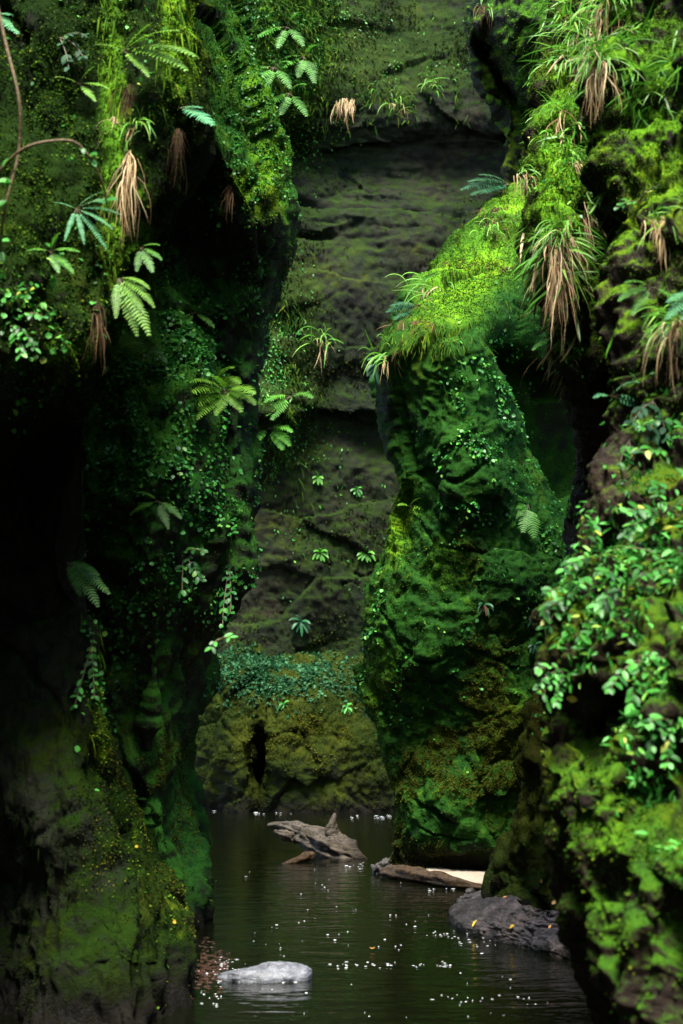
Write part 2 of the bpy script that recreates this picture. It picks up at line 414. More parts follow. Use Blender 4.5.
# --- low mossy ledge at its foot
def LG(py, d, cl):
    return (py, [(150, d + 1.6), (185, d + 0.8), (215, d + 0.25), (246, d), (258, d + cl), (268, d + cl), (274, d + 0.02), (320, d), (370, d + 0.05), (392, d + 0.3), (410, d + 1.0), (430, d + 1.8)])
BASE['ledge'] = (-0.6, 19.8, 0)
rock('ledge', 'rock_ledge', [
    LG(640, 21.6, 0), LG(652, 20.9, 0), LG(662, 20.3, 0), LG(675, 19.85, 0), LG(692, 19.6, 0), LG(710, 19.48, 0.05), LG(728, 19.42, 0.15), LG(748, 19.4, 0.6), LG(770, 19.45, 0.9), LG(800, 19.5, 1.0), LG(('z', -0.4), 19.5, 1.0)],
    240, 200, M['ledge'], amp=(0.12, 0.06, 0.02), scl=(0.8, 2.2, 7.0), terr=0.03,
    moss=lambda q, n: 0.0 + blobs(q, [(300, 700, 120, 60, 0.2)]), seed=22.0, fac=dict(size=(1.0, 1.0, .9), seed=8, gain=.4, tilt=.3, off=.04))
tag(ROCKS['ledge']['obj'], 'low olive mossy rock ledge split by a black cleft, under the far cliff', 'rock')

# --- the big buttress in the middle
def CB(py, e, e2, d0, dB, dC, dD, dE, dF, dG):
    e += 6; e2 += 6
    return (py, [(e + 90, d0 + 3.2), (e + 25, d0 + 1.5), (e, d0), (e2, dB), (e2 + 22, dC), (455, dD), (505, dE), (552, dF), (615, dG), (720, dG + 0.3), (900, dG + 1.5)])
def ins(py, L, dG):
    return (py, L + [(720, dG + 0.3), (900, dG + 1.5)])
def central_extra(q, shp):
    px, py = proj(q)
    k = pnoise(q * np.array([1.5, 1.5, 1.1]) + 41); k2 = pnoise(q * np.array([1.1, 1.1, 1.9]) + 13)
    low = sstep(3.9, 3.2, q[:, 2])
    u = np.clip(((px - 508) * 74 + (py - 338) * 132) / (74 ** 2 + 132 ** 2), 0, 1)       # the deep slanting groove under the crest
    gr = np.hypot(px - 508 - 74 * u, py - 338 - 132 * u)
    r = -0.85 * np.exp(-(gr / 15) ** 2) * (0.6 + 0.4 * sstep(0, .4, u)) * (q[:, 1] < 14.2) - 0.03 * np.exp(-(k / 0.03) ** 2) * sstep(-0.1, 0.25, k2) * low
    r = r - 0.05 * np.exp(-(k2 / 0.028) ** 2) * sstep(0.0, 0.3, k) * low
    return r
BASE['central'] = (1.0, 12.5, 0)
rock('central', 'rock_buttress', [
    ins(150, [(640, 17.5), (590, 16.6), (560, 16.0), (550, 15.8), (552, 15.7), (560, 15.6), (575, 15.6), (595, 15.5), (620, 15.4)], 15.4),
    ins(186, [(610, 17.2), (560, 16.2), (529, 15.5), (524, 15.3), (530, 15.15), (545, 15.1), (560, 15.0), (580, 14.9), (620, 14.8)], 14.8),
    ins(232, [(560, 16.6), (500, 15.4), (470, 14.6), (472, 14.35), (488, 14.15), (510, 14.05), (535, 13.9), (560, 13.8), (620, 13.6)], 13.6),
    ins(280, [(520, 16.0), (450, 14.5), (427, 13.7), (430, 13.45), (452, 13.2), (480, 13.0), (515, 12.9), (552, 13.0), (620, 13.1)], 13.1),
    ins(318, [(500, 15.6), (425, 14.0), (402, 13.1), (408, 12.75), (430, 12.45), (463, 12.2), (508, 12.35), (552, 12.9), (620, 13.1)], 13.1),
    ins(342, [(490, 15.4), (412, 13.8), (387, 12.85), (400, 12.3), (424, 12.0), (458, 11.8), (506, 12.15), (552, 12.95), (620, 13.2)], 13.2),
    CB(368, 377, 400, 12.75, 12.2, 11.9, 11.8, 12.25, 13.1, 13.4),
    CB(400, 373, 401, 12.8, 12.3, 12.0, 11.85, 12.25, 13.5, 13.8),
    CB(440, 389, 403, 12.75, 12.35, 12.05, 11.85, 12.1, 13.3, 13.8),
    CB(480, 404, 409, 12.7, 12.35, 12.05, 11.8, 12.0, 12.8, 13.5),
    CB(530, 391, 399, 12.8, 12.45, 12.2, 12.0, 12.1, 12.6, 13.0),
    CB(580, 372, 380, 12.85, 12.5, 12.25, 12.05, 12.1, 12.4, 12.8),
    CB(640, 357, 364, 12.9, 12.55, 12.3, 12.1, 12.1, 12.35, 12.7),
    CB(690, 362, 369, 12.95, 12.6, 12.35, 12.2, 12.15, 12.3, 12.6),
    CB(750, 379, 386, 13.0, 12.65, 12.45, 12.3, 12.2, 12.3, 12.5),
    CB(805, 388, 395, 13.05, 12.75, 12.55, 12.4, 12.3, 12.35, 12.5),
    CB(845, 387, 394, 13.1, 12.85, 12.65, 12.5, 12.4, 12.4, 12.5),
    CB(864, 385, 392, 13.15, 12.95, 12.75, 12.6, 12.5, 12.45, 12.5),
    CB(('z', -0.4), 385, 392, 13.15, 12.95, 12.75, 12.65, 12.55, 12.45, 12.5)],
    300, 640, M['central'], amp=(0.10, 0.04, 0.014), scl=(0.8, 2.4, 9.0), terr=0.03, cush=0.025, extra=central_extra,
    moss=lambda q, n: 0.25 + blobs(q, [(480, 270, 90, 60, 0.3), (430, 860, 90, 10, -0.6), (384, 410, 12, 60, -0.4), (560, 430, 25, 60, -0.5)]), seed=31.0, fac=dict(size=(.75, .75, .8), seed=3, gain=.36, tilt=.45, off=.05, crack=.03), lime=[(445, 292, 42, 40, .7), (485, 245, 40, 42, .7), (518, 212, 25, 30, .7), (395, 520, 14, 40, 0.9), (430, 740, 60, 60, 0.2), (505, 700, 30, 50, 0.3), (455, 560, 30, 40, 0.4), (380, 680, 20, 60, 0.4)])
tag(ROCKS['central']['obj'], 'great green mossy rock buttress with a sloping grassy top, in the middle of the gorge', 'rock')

# --- cliff above its slope
def UC(py, e, dC, dD, d=15.6):
    return (py, [(e + 110, d + 3), (e + 20, d + 1.3), (e, d + 0.2), (e + 9, dC), (e + 24, dC), (e + 40, dD), (e + 75, dD - 0.2), (620, d - 0.6), (760, d - 1.2), (900, d - 1.5)])
BASE['upper'] = (2.6, 15.5, 6.0)
rock('upper', 'rock_outcrop', [
    UC(('z', 16.0), 500, 16.2, 16.0, 16.4), UC(-250, 490, 15.9, 15.6, 15.9), UC(-80, 482, 15.6, 15.3), UC(-10, 476, 15.3, 15.1), UC(22, 470, 15.3, 15.0), UC(48, 471, 16.1, 15.1), UC(75, 479, 16.3, 15.2), UC(100, 490, 16.1, 15.3),
    UC(122, 502, 15.8, 15.4), UC(150, 507, 15.7, 15.45), UC(180, 505, 15.75, 15.5), UC(215, 515, 15.9, 15.7), UC(280, 530, 16.0, 15.8)],
    200, 260, M['upper'], amp=(0.10, 0.07, 0.035), scl=(0.8, 2.2, 7.0), terr=0.04,
    moss=lambda q, n: blobs(q, [(535, 60, 40, 60, 0.45), (520, 160, 30, 40, 0.1)]), seed=44.0, fac=dict(size=(.8, .8, 1.0), seed=4, gain=.6, tilt=.4), lime=[(535, 60, 30, 50, 0.7)])
tag(ROCKS['upper']['obj'], 'mossy rock outcrop with a black hollow, hanging above the grassy slope', 'rock')

# --- right, second buttress: hanging column above, cone below
def RM(py, e, d, g):
    return (py, [(e + 120, d + 3.0), (e + 18, d + 1.0), (e, d + 0.35), (e + 7, d + 0.08), (e + 26, d), (e + 46, d + 0.05), (e + 60, d + g), (e + 78, d + g), (e + 120, d + 0.2), (760, d - 0.4), (900, d)])
BASE['right_mid'] = (1.4, 9.5, 0)
rock('right_mid', 'rock_column', [
    RM(('z', 10.5), 600, 10.4, 0.2), RM(-300, 585, 9.6, 0.3), RM(-60, 566, 8.8, 0.4), RM(30, 559, 8.5, 0.5), RM(90, 547, 8.25, 0.6), RM(140, 533, 8.0, 0.8), RM(190, 530, 7.8, 1.0), RM(250, 531, 7.6, 1.0), RM(300, 547, 7.6, 1.0),
    RM(345, 553, 7.75, 1.0), RM(388, 563, 7.9, 0.9), RM(412, 575, 8.5, 0.6), RM(465, 580, 9.3, 0.3), RM(520, 577, 9.4, 0.1), RM(600, 561, 9.4, 0), RM(680, 545, 9.4, 0), RM(760, 526, 9.4, 0), RM(840, 507, 9.5, 0), RM(872, 499, 9.75, 0), RM(890, 492, 9.7, 0), RM(('z', -0.4), 486, 9.75, 0)],
    200, 460, M['right_mid'], amp=(0.06, 0.05, 0.03), scl=(0.9, 2.6, 9.0), terr=0.03, aniso=(1, 1, 0.7),
    moss=lambda q, n: blobs(q, [(560, 250, 40, 150, 0.35), (530, 800, 60, 120, 0.75), (600, 460, 30, 60, -0.5)]), seed=52.0, fac=dict(size=(.45, .45, .7), seed=5, gain=.4, tilt=.4, off=.04, clip=.1), lime=[(570, 190, 40, 150, 1.0)])
tag(ROCKS['right_mid']['obj'], 'leaning rock column with a lime mossy top and a cone shaped foot on a bare slab', 'rock')

# --- right, nearest the camera
def RN(py, e, d, cv=0.0, c2=0.0):
    return (py, [(e + 130, d + 3.2), (e + 30, d + 1.4), (e, d + 0.4), (e + 9, d + 0.1 + cv * 0.6), (e + 30, d + cv), (e + 55, d - 0.1 + cv), (e + 80, d - 0.2 + c2), (700, d - 0.35 + c2), (790, d - 0.7), ('w', 1.75, 2.2), ('w', 2.2, -4.0), ('w', 0.5, -9.2)])  # last points bend shut behind the camera, added to cut skylight
BASE['right_near'] = (1.4, 5.0, 0)
rock('right_near', 'rock_buttress', [
    RN(('z', 10.5), 690, 8.4), RN(-420, 655, 7.4), RN(-100, 624, 6.7), RN(0, 614, 6.45), RN(90, 611, 6.25), RN(180, 608, 6.05), RN(260, 610, 5.9), RN(340, 613, 5.8), RN(400, 615, 5.75), RN(450, 603, 5.6),
    RN(500, 593, 5.45), RN(545, 584, 5.3), RN(595, 569, 5.15), RN(645, 560, 5.0), RN(690, 562, 4.95, 0.12), RN(715, 563, 4.9, 0.55, 0.0), RN(745, 561, 4.85, 0.5, 0.1), RN(775, 557, 4.75, 0.0, 0.25), RN(810, 557, 4.65, 0.0, 0.25),
    RN(850, 563, 4.55, 0, 0.05), RN(885, 572, 4.5, 0.05, 0), RN(920, 583, 4.45, 0, 0.1), RN(965, 592, 4.4), RN(1010, 601, 4.35), RN(1060, 611, 4.3), RN(('z', -0.4), 640, 4.3)],
    420, 580, M['right_near'], amp=(0.07, 0.055, 0.028), scl=(1.0, 3.2, 11.0), terr=0.035,
    moss=lambda q, n: blobs(q, [(650, 120, 60, 110, 0.35), (630, 850, 70, 160, 0.2), (640, 300, 60, 60, -0.1), (600, 480, 30, 60, -0.4)]), seed=67.0, fac=dict(size=(.34, .34, .42), seed=6, gain=.55, tilt=.5, off=.035, clip=.09, crack=.05), lime=[(650, 130, 60, 130, 1.0), (605, 830, 40, 80, 0.3), (640, 350, 60, 80, 0.4)])
tag(ROCKS['right_near']['obj'], 'rugged rock buttress thick with bright leaves and moss, nearest on the right', 'rock')

# ------------------------------------------------------------------ light, world, water (look test)
def water_mat():
    m, nt, b, N, out = nodemat('dark_stream_water'); L = nt.links.new
    geo = N('ShaderNodeNewGeometry')
    mp = N('ShaderNodeMapping'); mp.inputs['Scale'].default_value = (1.0, 2.6, 1.0); L(geo.outputs['Position'], mp.inputs['Vector'])
    a = N('ShaderNodeTexNoise', i_Scale=2.2, i_Detail=3.0, i_Roughness=0.55, i_Distortion=0.6); L(mp.outputs[0], a.inputs['Vector'])
    c = N('ShaderNodeTexNoise', i_Scale=9.0, i_Detail=2.0); L(mp.outputs[0], c.inputs['Vector'])
    ad = N('ShaderNodeMath', operation='MULTIPLY_ADD'); L(c.outputs['Fac'], ad.inputs[0]); ad.inputs[1].default_value = 0.25; L(a.outputs['Fac'], ad.inputs[2])
    bp = N('ShaderNodeBump', i_Strength=0.10, i_Distance=0.12); L(ad.outputs[0], bp.inputs['Height']); L(bp.outputs[0], b.inputs['Normal'])
    b.inputs['Base Color'].default_value = (0.002, 0.0025, 0.001, 1); b.inputs['Roughness'].default_value = 0.04; b.inputs['IOR'].default_value = 1.33
    return m
def sheet(name, x0, x1, y0, y1, z, m, n=1):
    xs = np.linspace(x0, x1, n + 1); ys = np.linspace(y0, y1, n + 1)
    V = np.array([(x, y, z) for y in ys for x in xs]); i = np.arange((n + 1) ** 2).reshape(n + 1, n + 1)
    f = np.stack([i[:-1, :-1], i[:-1, 1:], i[1:, 1:], i[1:, :-1]], axis=2).reshape(-1, 4)
    return link(name, np_mesh(name, V, [f]), m)
tag(sheet('water', -6, 8, -10, 24, 0.0, water_mat()), 'dark still stream water on the gorge floor', 'water', kind='structure')

# ------------------------------------------------------------------ finding a spot on the rocks
_bv = {}
for k_, r_ in ROCKS.items():
    v_ = r_['V'][::2, ::2]; h_, w_ = v_.shape[:2]; i_ = np.arange(h_ * w_).reshape(h_, w_)
    _bv[k_] = BVHTree.FromPolygons([tuple(p) for p in v_.reshape(-1, 3).tolist()],
                                   np.stack([i_[:-1, :-1], i_[1:, :-1], i_[1:, 1:], i_[:-1, 1:]], axis=2).reshape(-1, 4).tolist())
CAM = Vector((0, 0, HC))
def hit(px, py, only=None, default=9.0):
    dr = (Vector(P(px, py, 5.0)) - CAM).normalized(); best = None
    for k, b in _bv.items():
        if only and k not in only: continue
        p, n, i, d = b.ray_cast(CAM, dr)
        if p is not None and (best is None or d < best[2]): best = (p, n if n.dot(dr) < 0 else -n, d)
    if best is None: return Vector(P(px, py, default)), Vector((0, -1, 0)), default
    return best[0], best[1], best[0].y

# ------------------------------------------------------------------ scattered small leaves and moss
LEAF5 = (np.array([(0, 0, 0), (-.30, .42, .07), (0, .46, -.03), (.30, .42, .07), (0, 1, -.12)]), np.array([(0, 2, 1), (0, 3, 2), (1, 2, 4), (2, 3, 4)]))
LEAF_ROUND = (np.array([(0, 0, 0), (-.34, .22, .05), (-.40, .62, .05), (0, 1, -.10), (.40, .62, .05), (.34, .22, .05), (0, .5, -.04)]),
              np.array([(0, 6, 1), (1, 6, 2), (2, 6, 3), (3, 6, 4), (4, 6, 5), (5, 6, 0)]))
TUFT = (np.array([(0, 0, 0), (-.32, .5, .1), (0, 1, 0), (.32, .5, .1)]), np.array([(0, 3, 2, 1)]))
BLADE = (np.array([(-.022, 0, 0), (.022, 0, 0), (-.03, .35, .06), (.03, .35, .06), (-.02, .7, .04), (.02, .7, .04), (0, 1, -.06)]), np.array([(0, 1, 2), (1, 3, 2), (2, 3, 4), (3, 5, 4), (4, 5, 6)]))
LANCE = (np.array([(0, 0, 0), (-.17, .30, .05), (-.15, .65, .03), (0, 1, -.12), (.15, .65, .03), (.17, .30, .05), (0, .5, -.03)]), LEAF_ROUND[1])
def unit(a): return a / (np.linalg.norm(a, axis=-1, keepdims=True) + 1e-9)

def sample(key, n, wfun):
    r = ROCKS[key]; V, N = r['V'], r['N']
    a = V[:-1, :-1]; b = V[1:, :-1]; c = V[1:, 1:]; d = V[:-1, 1:]
    area = np.linalg.norm(np.cross(c - a, d - b), axis=2).ravel() * 0.5
    mid = ((a + b + c + d) / 4).reshape(-1, 3); nm = N[:-1, :-1].reshape(-1, 3)
    x, y = proj(mid)
    vis = ((x > -80) & (x < 765) & (y > -130) & (y < 1130)) * 0.75 + 0.25 * ((x > -500) & (x < 1180) & (y > -300))
    vis = vis * (mid[:, 1] > 1.5) * (mid[:, 2] > 0.03)
    w = area * vis * np.clip(wfun(mid, nm, r['moss'][:-1, :-1].ravel()), 0, None)
    if w.sum() <= 0: return None
    idx = RNG.choice(len(w), size=n, p=w / w.sum())
    s, t = RNG.random((2, n, 1))
    pa = lambda q: q.reshape(-1, 3)[idx]
    p = pa(a) * (1 - s) * (1 - t) + pa(b) * (1 - s) * t + pa(c) * s * t + pa(d) * s * (1 - t)
    return p, nm[idx]

def strew(name, p, n, tmpl, size, mat, down=0.5, out=0.5, face=0.6, jit=0.8, lift=0.0, parent=None, base=None, smin=0.5, smax=1.4):
    """one mesh of many small leaves rooted at p"""
    k = len(p); T, Fc = tmpl
    y = unit(unit(RNG.normal(size=(k, 3))) * jit + n * out + np.array([0, 0, -1.0]) * down)
    z = unit(n * face + np.array([0, 0, 0.5]) + RNG.normal(size=(k, 3)) * 0.45)
    x = unit(np.cross(y, z)); z = np.cross(x, y)
    s = size * RNG.uniform(smin, smax, (k, 1, 1)); wv = RNG.uniform(0.8, 1.25, (k, 1, 1))
    V = (p + n * lift)[:, None, :] + s * (T[None, :, 0:1] * x[:, None, :] * wv + T[None, :, 1:2] * y[:, None, :] + T[None, :, 2:3] * z[:, None, :])
    f = (Fc[None] + (np.arange(k) * len(T))[:, None, None]).reshape(-1, Fc.shape[1])
    V = V.reshape(-1, 3)
    loc = None
    if base is not None: V = V - np.array(base); loc = base if parent is None else None
    return link(name, np_mesh(name, V, [f]), mat, parent=parent, loc=loc)

ML = {}
ML['moss'] = leaf_mat('moss_tufts_green', [(0.0, (0.0072, 0.0216, 0.0043)), (0.45, (0.0173, 0.054, 0.0058)), (0.8, (0.0396, 0.0936, 0.0058)), (1.0, (0.072, 0.1008, 0.0072))], rough=0.8, trans=0.25, spec=0.05)
ML['teal'] = leaf_mat('moss_tufts_deep_green', [(0.0, (0.004, 0.0145, 0.0033)), (0.5, (0.0086, 0.0396, 0.0066)), (0.85, (0.0185, 0.0693, 0.0079)), (1.0, (0.0495, 0.0792, 0.0066))], rough=0.75, trans=0.2, spec=0.05)
ML['lime'] = leaf_mat('moss_tufts_lime_lit', [(0.0, (0.0171, 0.0475, 0.0057)), (0.5, (0.0522, 0.133, 0.0076)), (0.85, (0.1045, 0.209, 0.0095)), (1.0, (0.171, 0.1995, 0.0114))], rough=0.75, trans=0.3, spec=0.05)
ML['olive'] = leaf_mat('moss_tufts_olive', [(0.0, (0.0052, 0.0081, 0.0018)), (0.5, (0.0126, 0.0219, 0.0029)), (1.0, (0.0299, 0.038, 0.0046))], rough=0.8, trans=0.2, spec=0.05)
ML['ochre'] = leaf_mat('moss_tufts_ochre', [(0.0, (0.0225, 0.0338, 0.0037)), (0.5, (0.0525, 0.0638, 0.0053)), (1.0, (0.0975, 0.09, 0.009))], rough=0.8, trans=0.2, spec=0.05)
ML['dim'] = leaf_mat('moss_tufts_shaded', [(0.0, (0.0025, 0.007, 0.0013)), (0.5, (0.0057, 0.0159, 0.0019)), (1.0, (0.0159, 0.0269, 0.0025))], rough=0.8, trans=0.2, spec=0.05)  # darker copy of the green tufts, shade put into the colour
ML['ivy_bright'] = leaf_mat('bright_creeper_leaves', [(0.0, (0.014, 0.095, 0.020)), (0.5, (0.034, 0.21, 0.034)), (0.85, (0.075, 0.33, 0.040)), (1.0, (0.16, 0.36, 0.05))], rough=0.42, trans=0.3, spec=0.25)
ML['slope'] = leaf_mat('moss_tufts_slope', [(0.0, (0.009, 0.0299, 0.0038)), (0.45, (0.0239, 0.0688, 0.0045)), (0.8, (0.0524, 0.1122, 0.006)), (1.0, (0.0898, 0.1122, 0.009))], rough=0.8, trans=0.25, spec=0.05)
ML['ivy'] = leaf_mat('small_creeper_leaves', [(0.0, (0.0115, 0.0747, 0.0138)), (0.5, (0.0253, 0.161, 0.0253)), (0.85, (0.0575, 0.253, 0.0253)), (1.0, (0.1265, 0.2875, 0.0345))], rough=0.42, trans=0.25, spec=0.22)
ML['mint'] = leaf_mat('pale_green_leaves', [(0.0, (0.0115, 0.069, 0.0115)), (0.3, (0.0299, 0.161, 0.0207)), (0.6, (0.0575, 0.2702, 0.0345)), (0.85, (0.0978, 0.391, 0.069)), (0.95, (0.1955, 0.437, 0.0575)), (1.0, (0.345, 0.345, 0.046))], rough=0.42, trans=0.3, spec=0.22)
ML['bluegreen'] = leaf_mat('blue_green_leaves', [(0.0, (0.0064, 0.036, 0.0128)), (0.6, (0.0144, 0.072, 0.0256)), (1.0, (0.036, 0.112, 0.04))], rough=0.6, trans=0.25, spec=0.12)
ML['fern'] = leaf_mat('fern_green', [(0.0, (0.030, 0.150, 0.010)), (1.0, (0.075, 0.26, 0.016))], rough=0.5, trans=0.35, spec=0.3)
ML['fernlime'] = leaf_mat('fern_lime', [(0.0, (0.070, 0.220, 0.010)), (1.0, (0.15, 0.34, 0.020))], rough=0.5, trans=0.35, spec=0.3)
ML['fernmint'] = leaf_mat('fern_mint', [(0.0, (0.045, 0.21, 0.08)), (1.0, (0.1, 0.33, 0.14))], rough=0.45, trans=0.3, spec=0.2)
ML['ferndark'] = leaf_mat('fern_teal', [(0.0, (0.012, 0.06, 0.024)), (1.0, (0.028, 0.11, 0.045))], rough=0.42, trans=0.25, spec=0.12)
ML['grass'] = leaf_mat('grass_blades', [(0.0, (0.04, 0.15, 0.012)), (0.6, (0.085, 0.27, 0.02)), (1.0, (0.2, 0.38, 0.06))], rough=0.42, trans=0.3, spec=0.25)
ML['straw'] = leaf_mat('dead_straw', [(0.0, (0.07, 0.032, 0.012)), (0.3, (0.17, 0.10, 0.040)), (0.65, (0.34, 0.24, 0.11)), (1.0, (0.58, 0.46, 0.26))], rough=0.6, trans=0.1, spec=0.2)
ML['brown'] = leaf_mat('dead_brown', [(0.0, (0.018, 0.010, 0.004)), (0.6, (0.052, 0.029, 0.011)), (1.0, (0.14, 0.088, 0.038))], rough=0.75, trans=0.1, spec=0.1)
ML['yellow'] = leaf_mat('fallen_yellow', [(0.0, (0.45, 0.30, 0.02)), (1.0, (0.60, 0.42, 0.03))], rough=0.5, trans=0.2)
ML['rust'] = leaf_mat('fallen_rust', [(0.0, (0.28, 0.11, 0.03)), (1.0, (0.42, 0.22, 0.06))], rough=0.5, trans=0.15)
ML['stalk'] = leaf_mat('plant_stalks', [(0.0, (0.05, 0.04, 0.015)), (1.0, (0.09, 0.08, 0.02))], rough=0.6, trans=0)

def patchy(q, sc=1.6, lo=-0.1, hi=0.35): return sstep(lo, hi, fbm(q * sc + 55, 3))

# moss: a part of each rock
def moss_on(key, n, size, mat, wf, down=0.5):
    r = sample(key, n, wf)
    o = strew('moss', r[0], r[1], TUFT, size, mat, down=down, out=0.7, face=0.5, jit=0.8, lift=-0.002, parent=ROCKS[key]['obj'], base=BASE[key])
    o['kind'] = 'stuff'
    return o
mw = lambda b, sc=1.6: (lambda q, n, m: np.clip(m + b + 0.5 * n[:, 2] + 0.9 * fbm(q * sc + 55, 4), 0, 1.2))
def lime_lit_on(key, n, size, down=0.5, mat='lime'):
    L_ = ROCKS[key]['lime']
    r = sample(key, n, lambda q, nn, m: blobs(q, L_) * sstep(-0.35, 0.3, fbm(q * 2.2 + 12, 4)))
    o = strew('lime_lit_moss', r[0], r[1], TUFT, size, ML[mat], down=down, out=0.7, face=0.5, jit=0.8, parent=ROCKS[key]['obj'], base=BASE[key]); o['kind'] = 'stuff'
lime_lit_on('left_near', 34000, 0.011, 0.9); lime_lit_on('left_mid', 20000, 0.014); lime_lit_on('upper', 14000, 0.018)  # tufts follow the lime masks, painted lit rims included
lime_lit_on('right_mid', 80000, 0.011); lime_lit_on('right_near', 110000, 0.008); lime_lit_on('far', 9000, 0.045, 0.9, 'moss')
def streaks():
    """long mossy strands combed down the slope"""
    r = sample('central', 14000, lambda q, nn, m: blobs(q, [(450, 290, 40, 38, 1.0), (488, 245, 40, 42, 1.0), (518, 212, 25, 30, 1.0), (395, 520, 12, 40, .8), (430, 340, 35, 12, .8)]) * sstep(-0.3, 0.3, fbm(q * np.array([1.5, 1.5, 3.0]) + 12, 4)) * (nn[:, 2] > 0.1))
    o = strew('grassy_moss', r[0], r[1], BLADE, 0.11, ML['slope'], down=1.0, out=0.30, face=0.7, jit=0.4, parent=ROCKS['central']['obj'], base=BASE['central']); o['kind'] = 'stuff'
    T = 0
lime_lit_on('central', 90000, 0.0115, mat='slope')
streaks()
def ochre(key, n, size, spots):
    r = sample(key, n, lambda q, nn, m: blobs(q, spots) * sstep(-0.1, 0.45, fbm(q * 1.9 + 44, 4)))
    o = strew('ochre_moss', r[0], r[1], TUFT, size, ML['ochre'], down=0.5, out=0.6, face=0.5, parent=ROCKS[key]['obj'], base=BASE[key]); o['kind'] = 'stuff'
ochre('central', 120000, 0.0115, [(435, 780, 80, 90, 1.3), (500, 720, 40, 70, 1.0), (395, 520, 14, 50, .7), (455, 550, 30, 40, .5), (480, 260, 60, 50, .5)])
ochre('ledge', 5000, 0.018, [(310, 730, 50, 25, 1.0)])
r_ = sample('left_near', 70000, lambda q, nn, m: blobs(q, [(60, 60, 90, 110, 1.0), (50, 250, 90, 120, 1.0)]) * sstep(-0.3, 0.3, fbm(q * 3 + 8, 4)))
o_ = strew('green_moss', r_[0], r_[1], TUFT, 0.010, ML['moss'], parent=ROCKS['left_near']['obj'], base=BASE['left_near']); o_['kind'] = 'stuff'
ochre('left_near', 14000, 0.010, [(150, 880, 35, 90, 1.0), (110, 720, 14, 60, .6)])
ochre('left_mid', 20000, 0.013, [(160, 780, 40, 70, .6), (130, 470, 30, 50, .7), (180, 620, 40, 40, .4)])
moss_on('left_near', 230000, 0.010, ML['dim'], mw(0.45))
moss_on('left_mid', 160000, 0.013, ML['moss'], mw(0.15))
moss_on('central', 300000, 0.0115, ML['teal'], lambda q, n, m: 0.35 + m + 0.6 * n[:, 2] + 0.9 * fbm(q * 1.5 + 55, 4))
moss_on('ledge', 60000, 0.018, ML['olive'], mw(0.5))
moss_on('far', 26000, 0.035, ML['olive'], lambda q, n, m: np.clip(m - 0.15 + 0.6 * fbm(q * 1.1 + 5, 4), 0, 1) + 0.01)
moss_on('upper', 40000, 0.018, ML['moss'], mw(0.2))
moss_on('right_mid', 120000, 0.011, ML['olive'], mw(0.35))
moss_on('right_near', 160000, 0.008, ML['moss'], mw(0.15, 2.2))

# carpets of small leaves: nobody could count them
def carpet(label, key, n, size, mat, spots, tmpl=LEAF5, sc=3.0, lo=-0.25, hi=0.3, down=0.6, out=0.45, lift=0.01, name='creeper_leaves', base=0.0, face=0.6):
    def wf(q, nn, m): return (base + blobs(q, spots)) * sstep(lo, hi, fbm(q * sc + 90, 3)) * (0.5 + 0.5 * np.clip(nn[:, 2] + 0.5, 0, 1))
    r = sample(key, n, wf)
    o = strew(name, r[0], r[1], tmpl, size, mat, down=down, out=out, face=face, lift=lift, base=BASE[key])
    return tag(o, label, 'creeper', kind='stuff')
carpet('creeper of small round leaves spread over the belly of the left shouldered buttress', 'left_mid', 16000, 0.026, ML['ivy_bright'],
       [(150, 395, 60, 75, 1.2), (195, 300, 55, 55, 0.8), (105, 440, 25, 60, 0.7), (190, 540, 50, 60, 0.35), (230, 590, 25, 70, 0.45), (120, 610, 25, 60, 0.5), (215, 500, 25, 60, 0.3)], LEAF_ROUND)
carpet('sprinkle of tiny bright leaves down the shaded face of the central buttress', 'central', 4200, 0.030, ML['ivy'],
       [(490, 385, 35, 55, 1.0), (480, 460, 40, 40, 0.8), (480, 520, 35, 40, 0.4), (366, 620, 14, 60, 1.0), (400, 700, 40, 80, 0.12), (455, 620, 60, 60, 0.12), (545, 550, 30, 70, 0.4)], LEAF_ROUND, sc=3.5, lo=0.0, hi=0.35)
carpet('thick mat of blue green leaves on top of the olive ledge', 'ledge', 7000, 0.055, ML['bluegreen'],
       [(285, 672, 55, 18, 1.4), (245, 668, 26, 22, 0.9), (345, 688, 30, 9, 0.6), (270, 690, 40, 14, .6)], LEAF5, lo=-0.45, hi=0.0, down=0.3, out=0.6)
carpet('bright pointed leaves crowding the right foreground buttress above its hollow', 'right_near', 4600, 0.040, ML['mint'],
       [(630, 585, 55, 55, 1.2), (590, 640, 40, 45, 0.9), (650, 680, 45, 45, 0.7), (665, 560, 40, 60, 0.6), (575, 690, 20, 25, 0.5), (660, 730, 40, 40, 0.6), (640, 460, 35, 50, 0.35), (560, 660, 15, 40, 0.6)], LANCE, sc=4.0, out=0.7, lift=0.012, face=0.4)
carpet('fine bright leaflets over the mossy knobs of the right foreground buttress', 'right_near', 9000, 0.012, ML['slope'],
       [(655, 110, 50, 120, 1.0), (600, 840, 45, 90, 0.9), (640, 960, 60, 60, 0.6), (650, 250, 40, 60, 0.4)], LEAF_ROUND, sc=5.0, out=0.7, lift=0.006)
carpet('small hanging leaves above the black hollow in the nearest left buttress', 'left_near', 1500, 0.026, ML['mint'],
       [(30, 330, 45, 45, 1.0), (70, 290, 50, 40, 0.5), (15, 390, 20, 30, 0.7), (110, 60, 50, 60, 0.3), (90, 600, 12, 80, 0.5), (100, 690, 14, 50, 0.6)], LEAF_ROUND, sc=4.0)
carpet('leaflets climbing the sharp left edge of the cone footed column', 'right_mid', 1600, 0.022, ML['mint'],
       [(560, 600, 18, 60, 1.2), (545, 680, 16, 50, 0.9), (570, 540, 12, 40, 0.9), (560, 330, 20, 70, 0.7), (560, 200, 30, 50, 0.4)], LEAF_ROUND, sc=4.0, lo=-0.4)

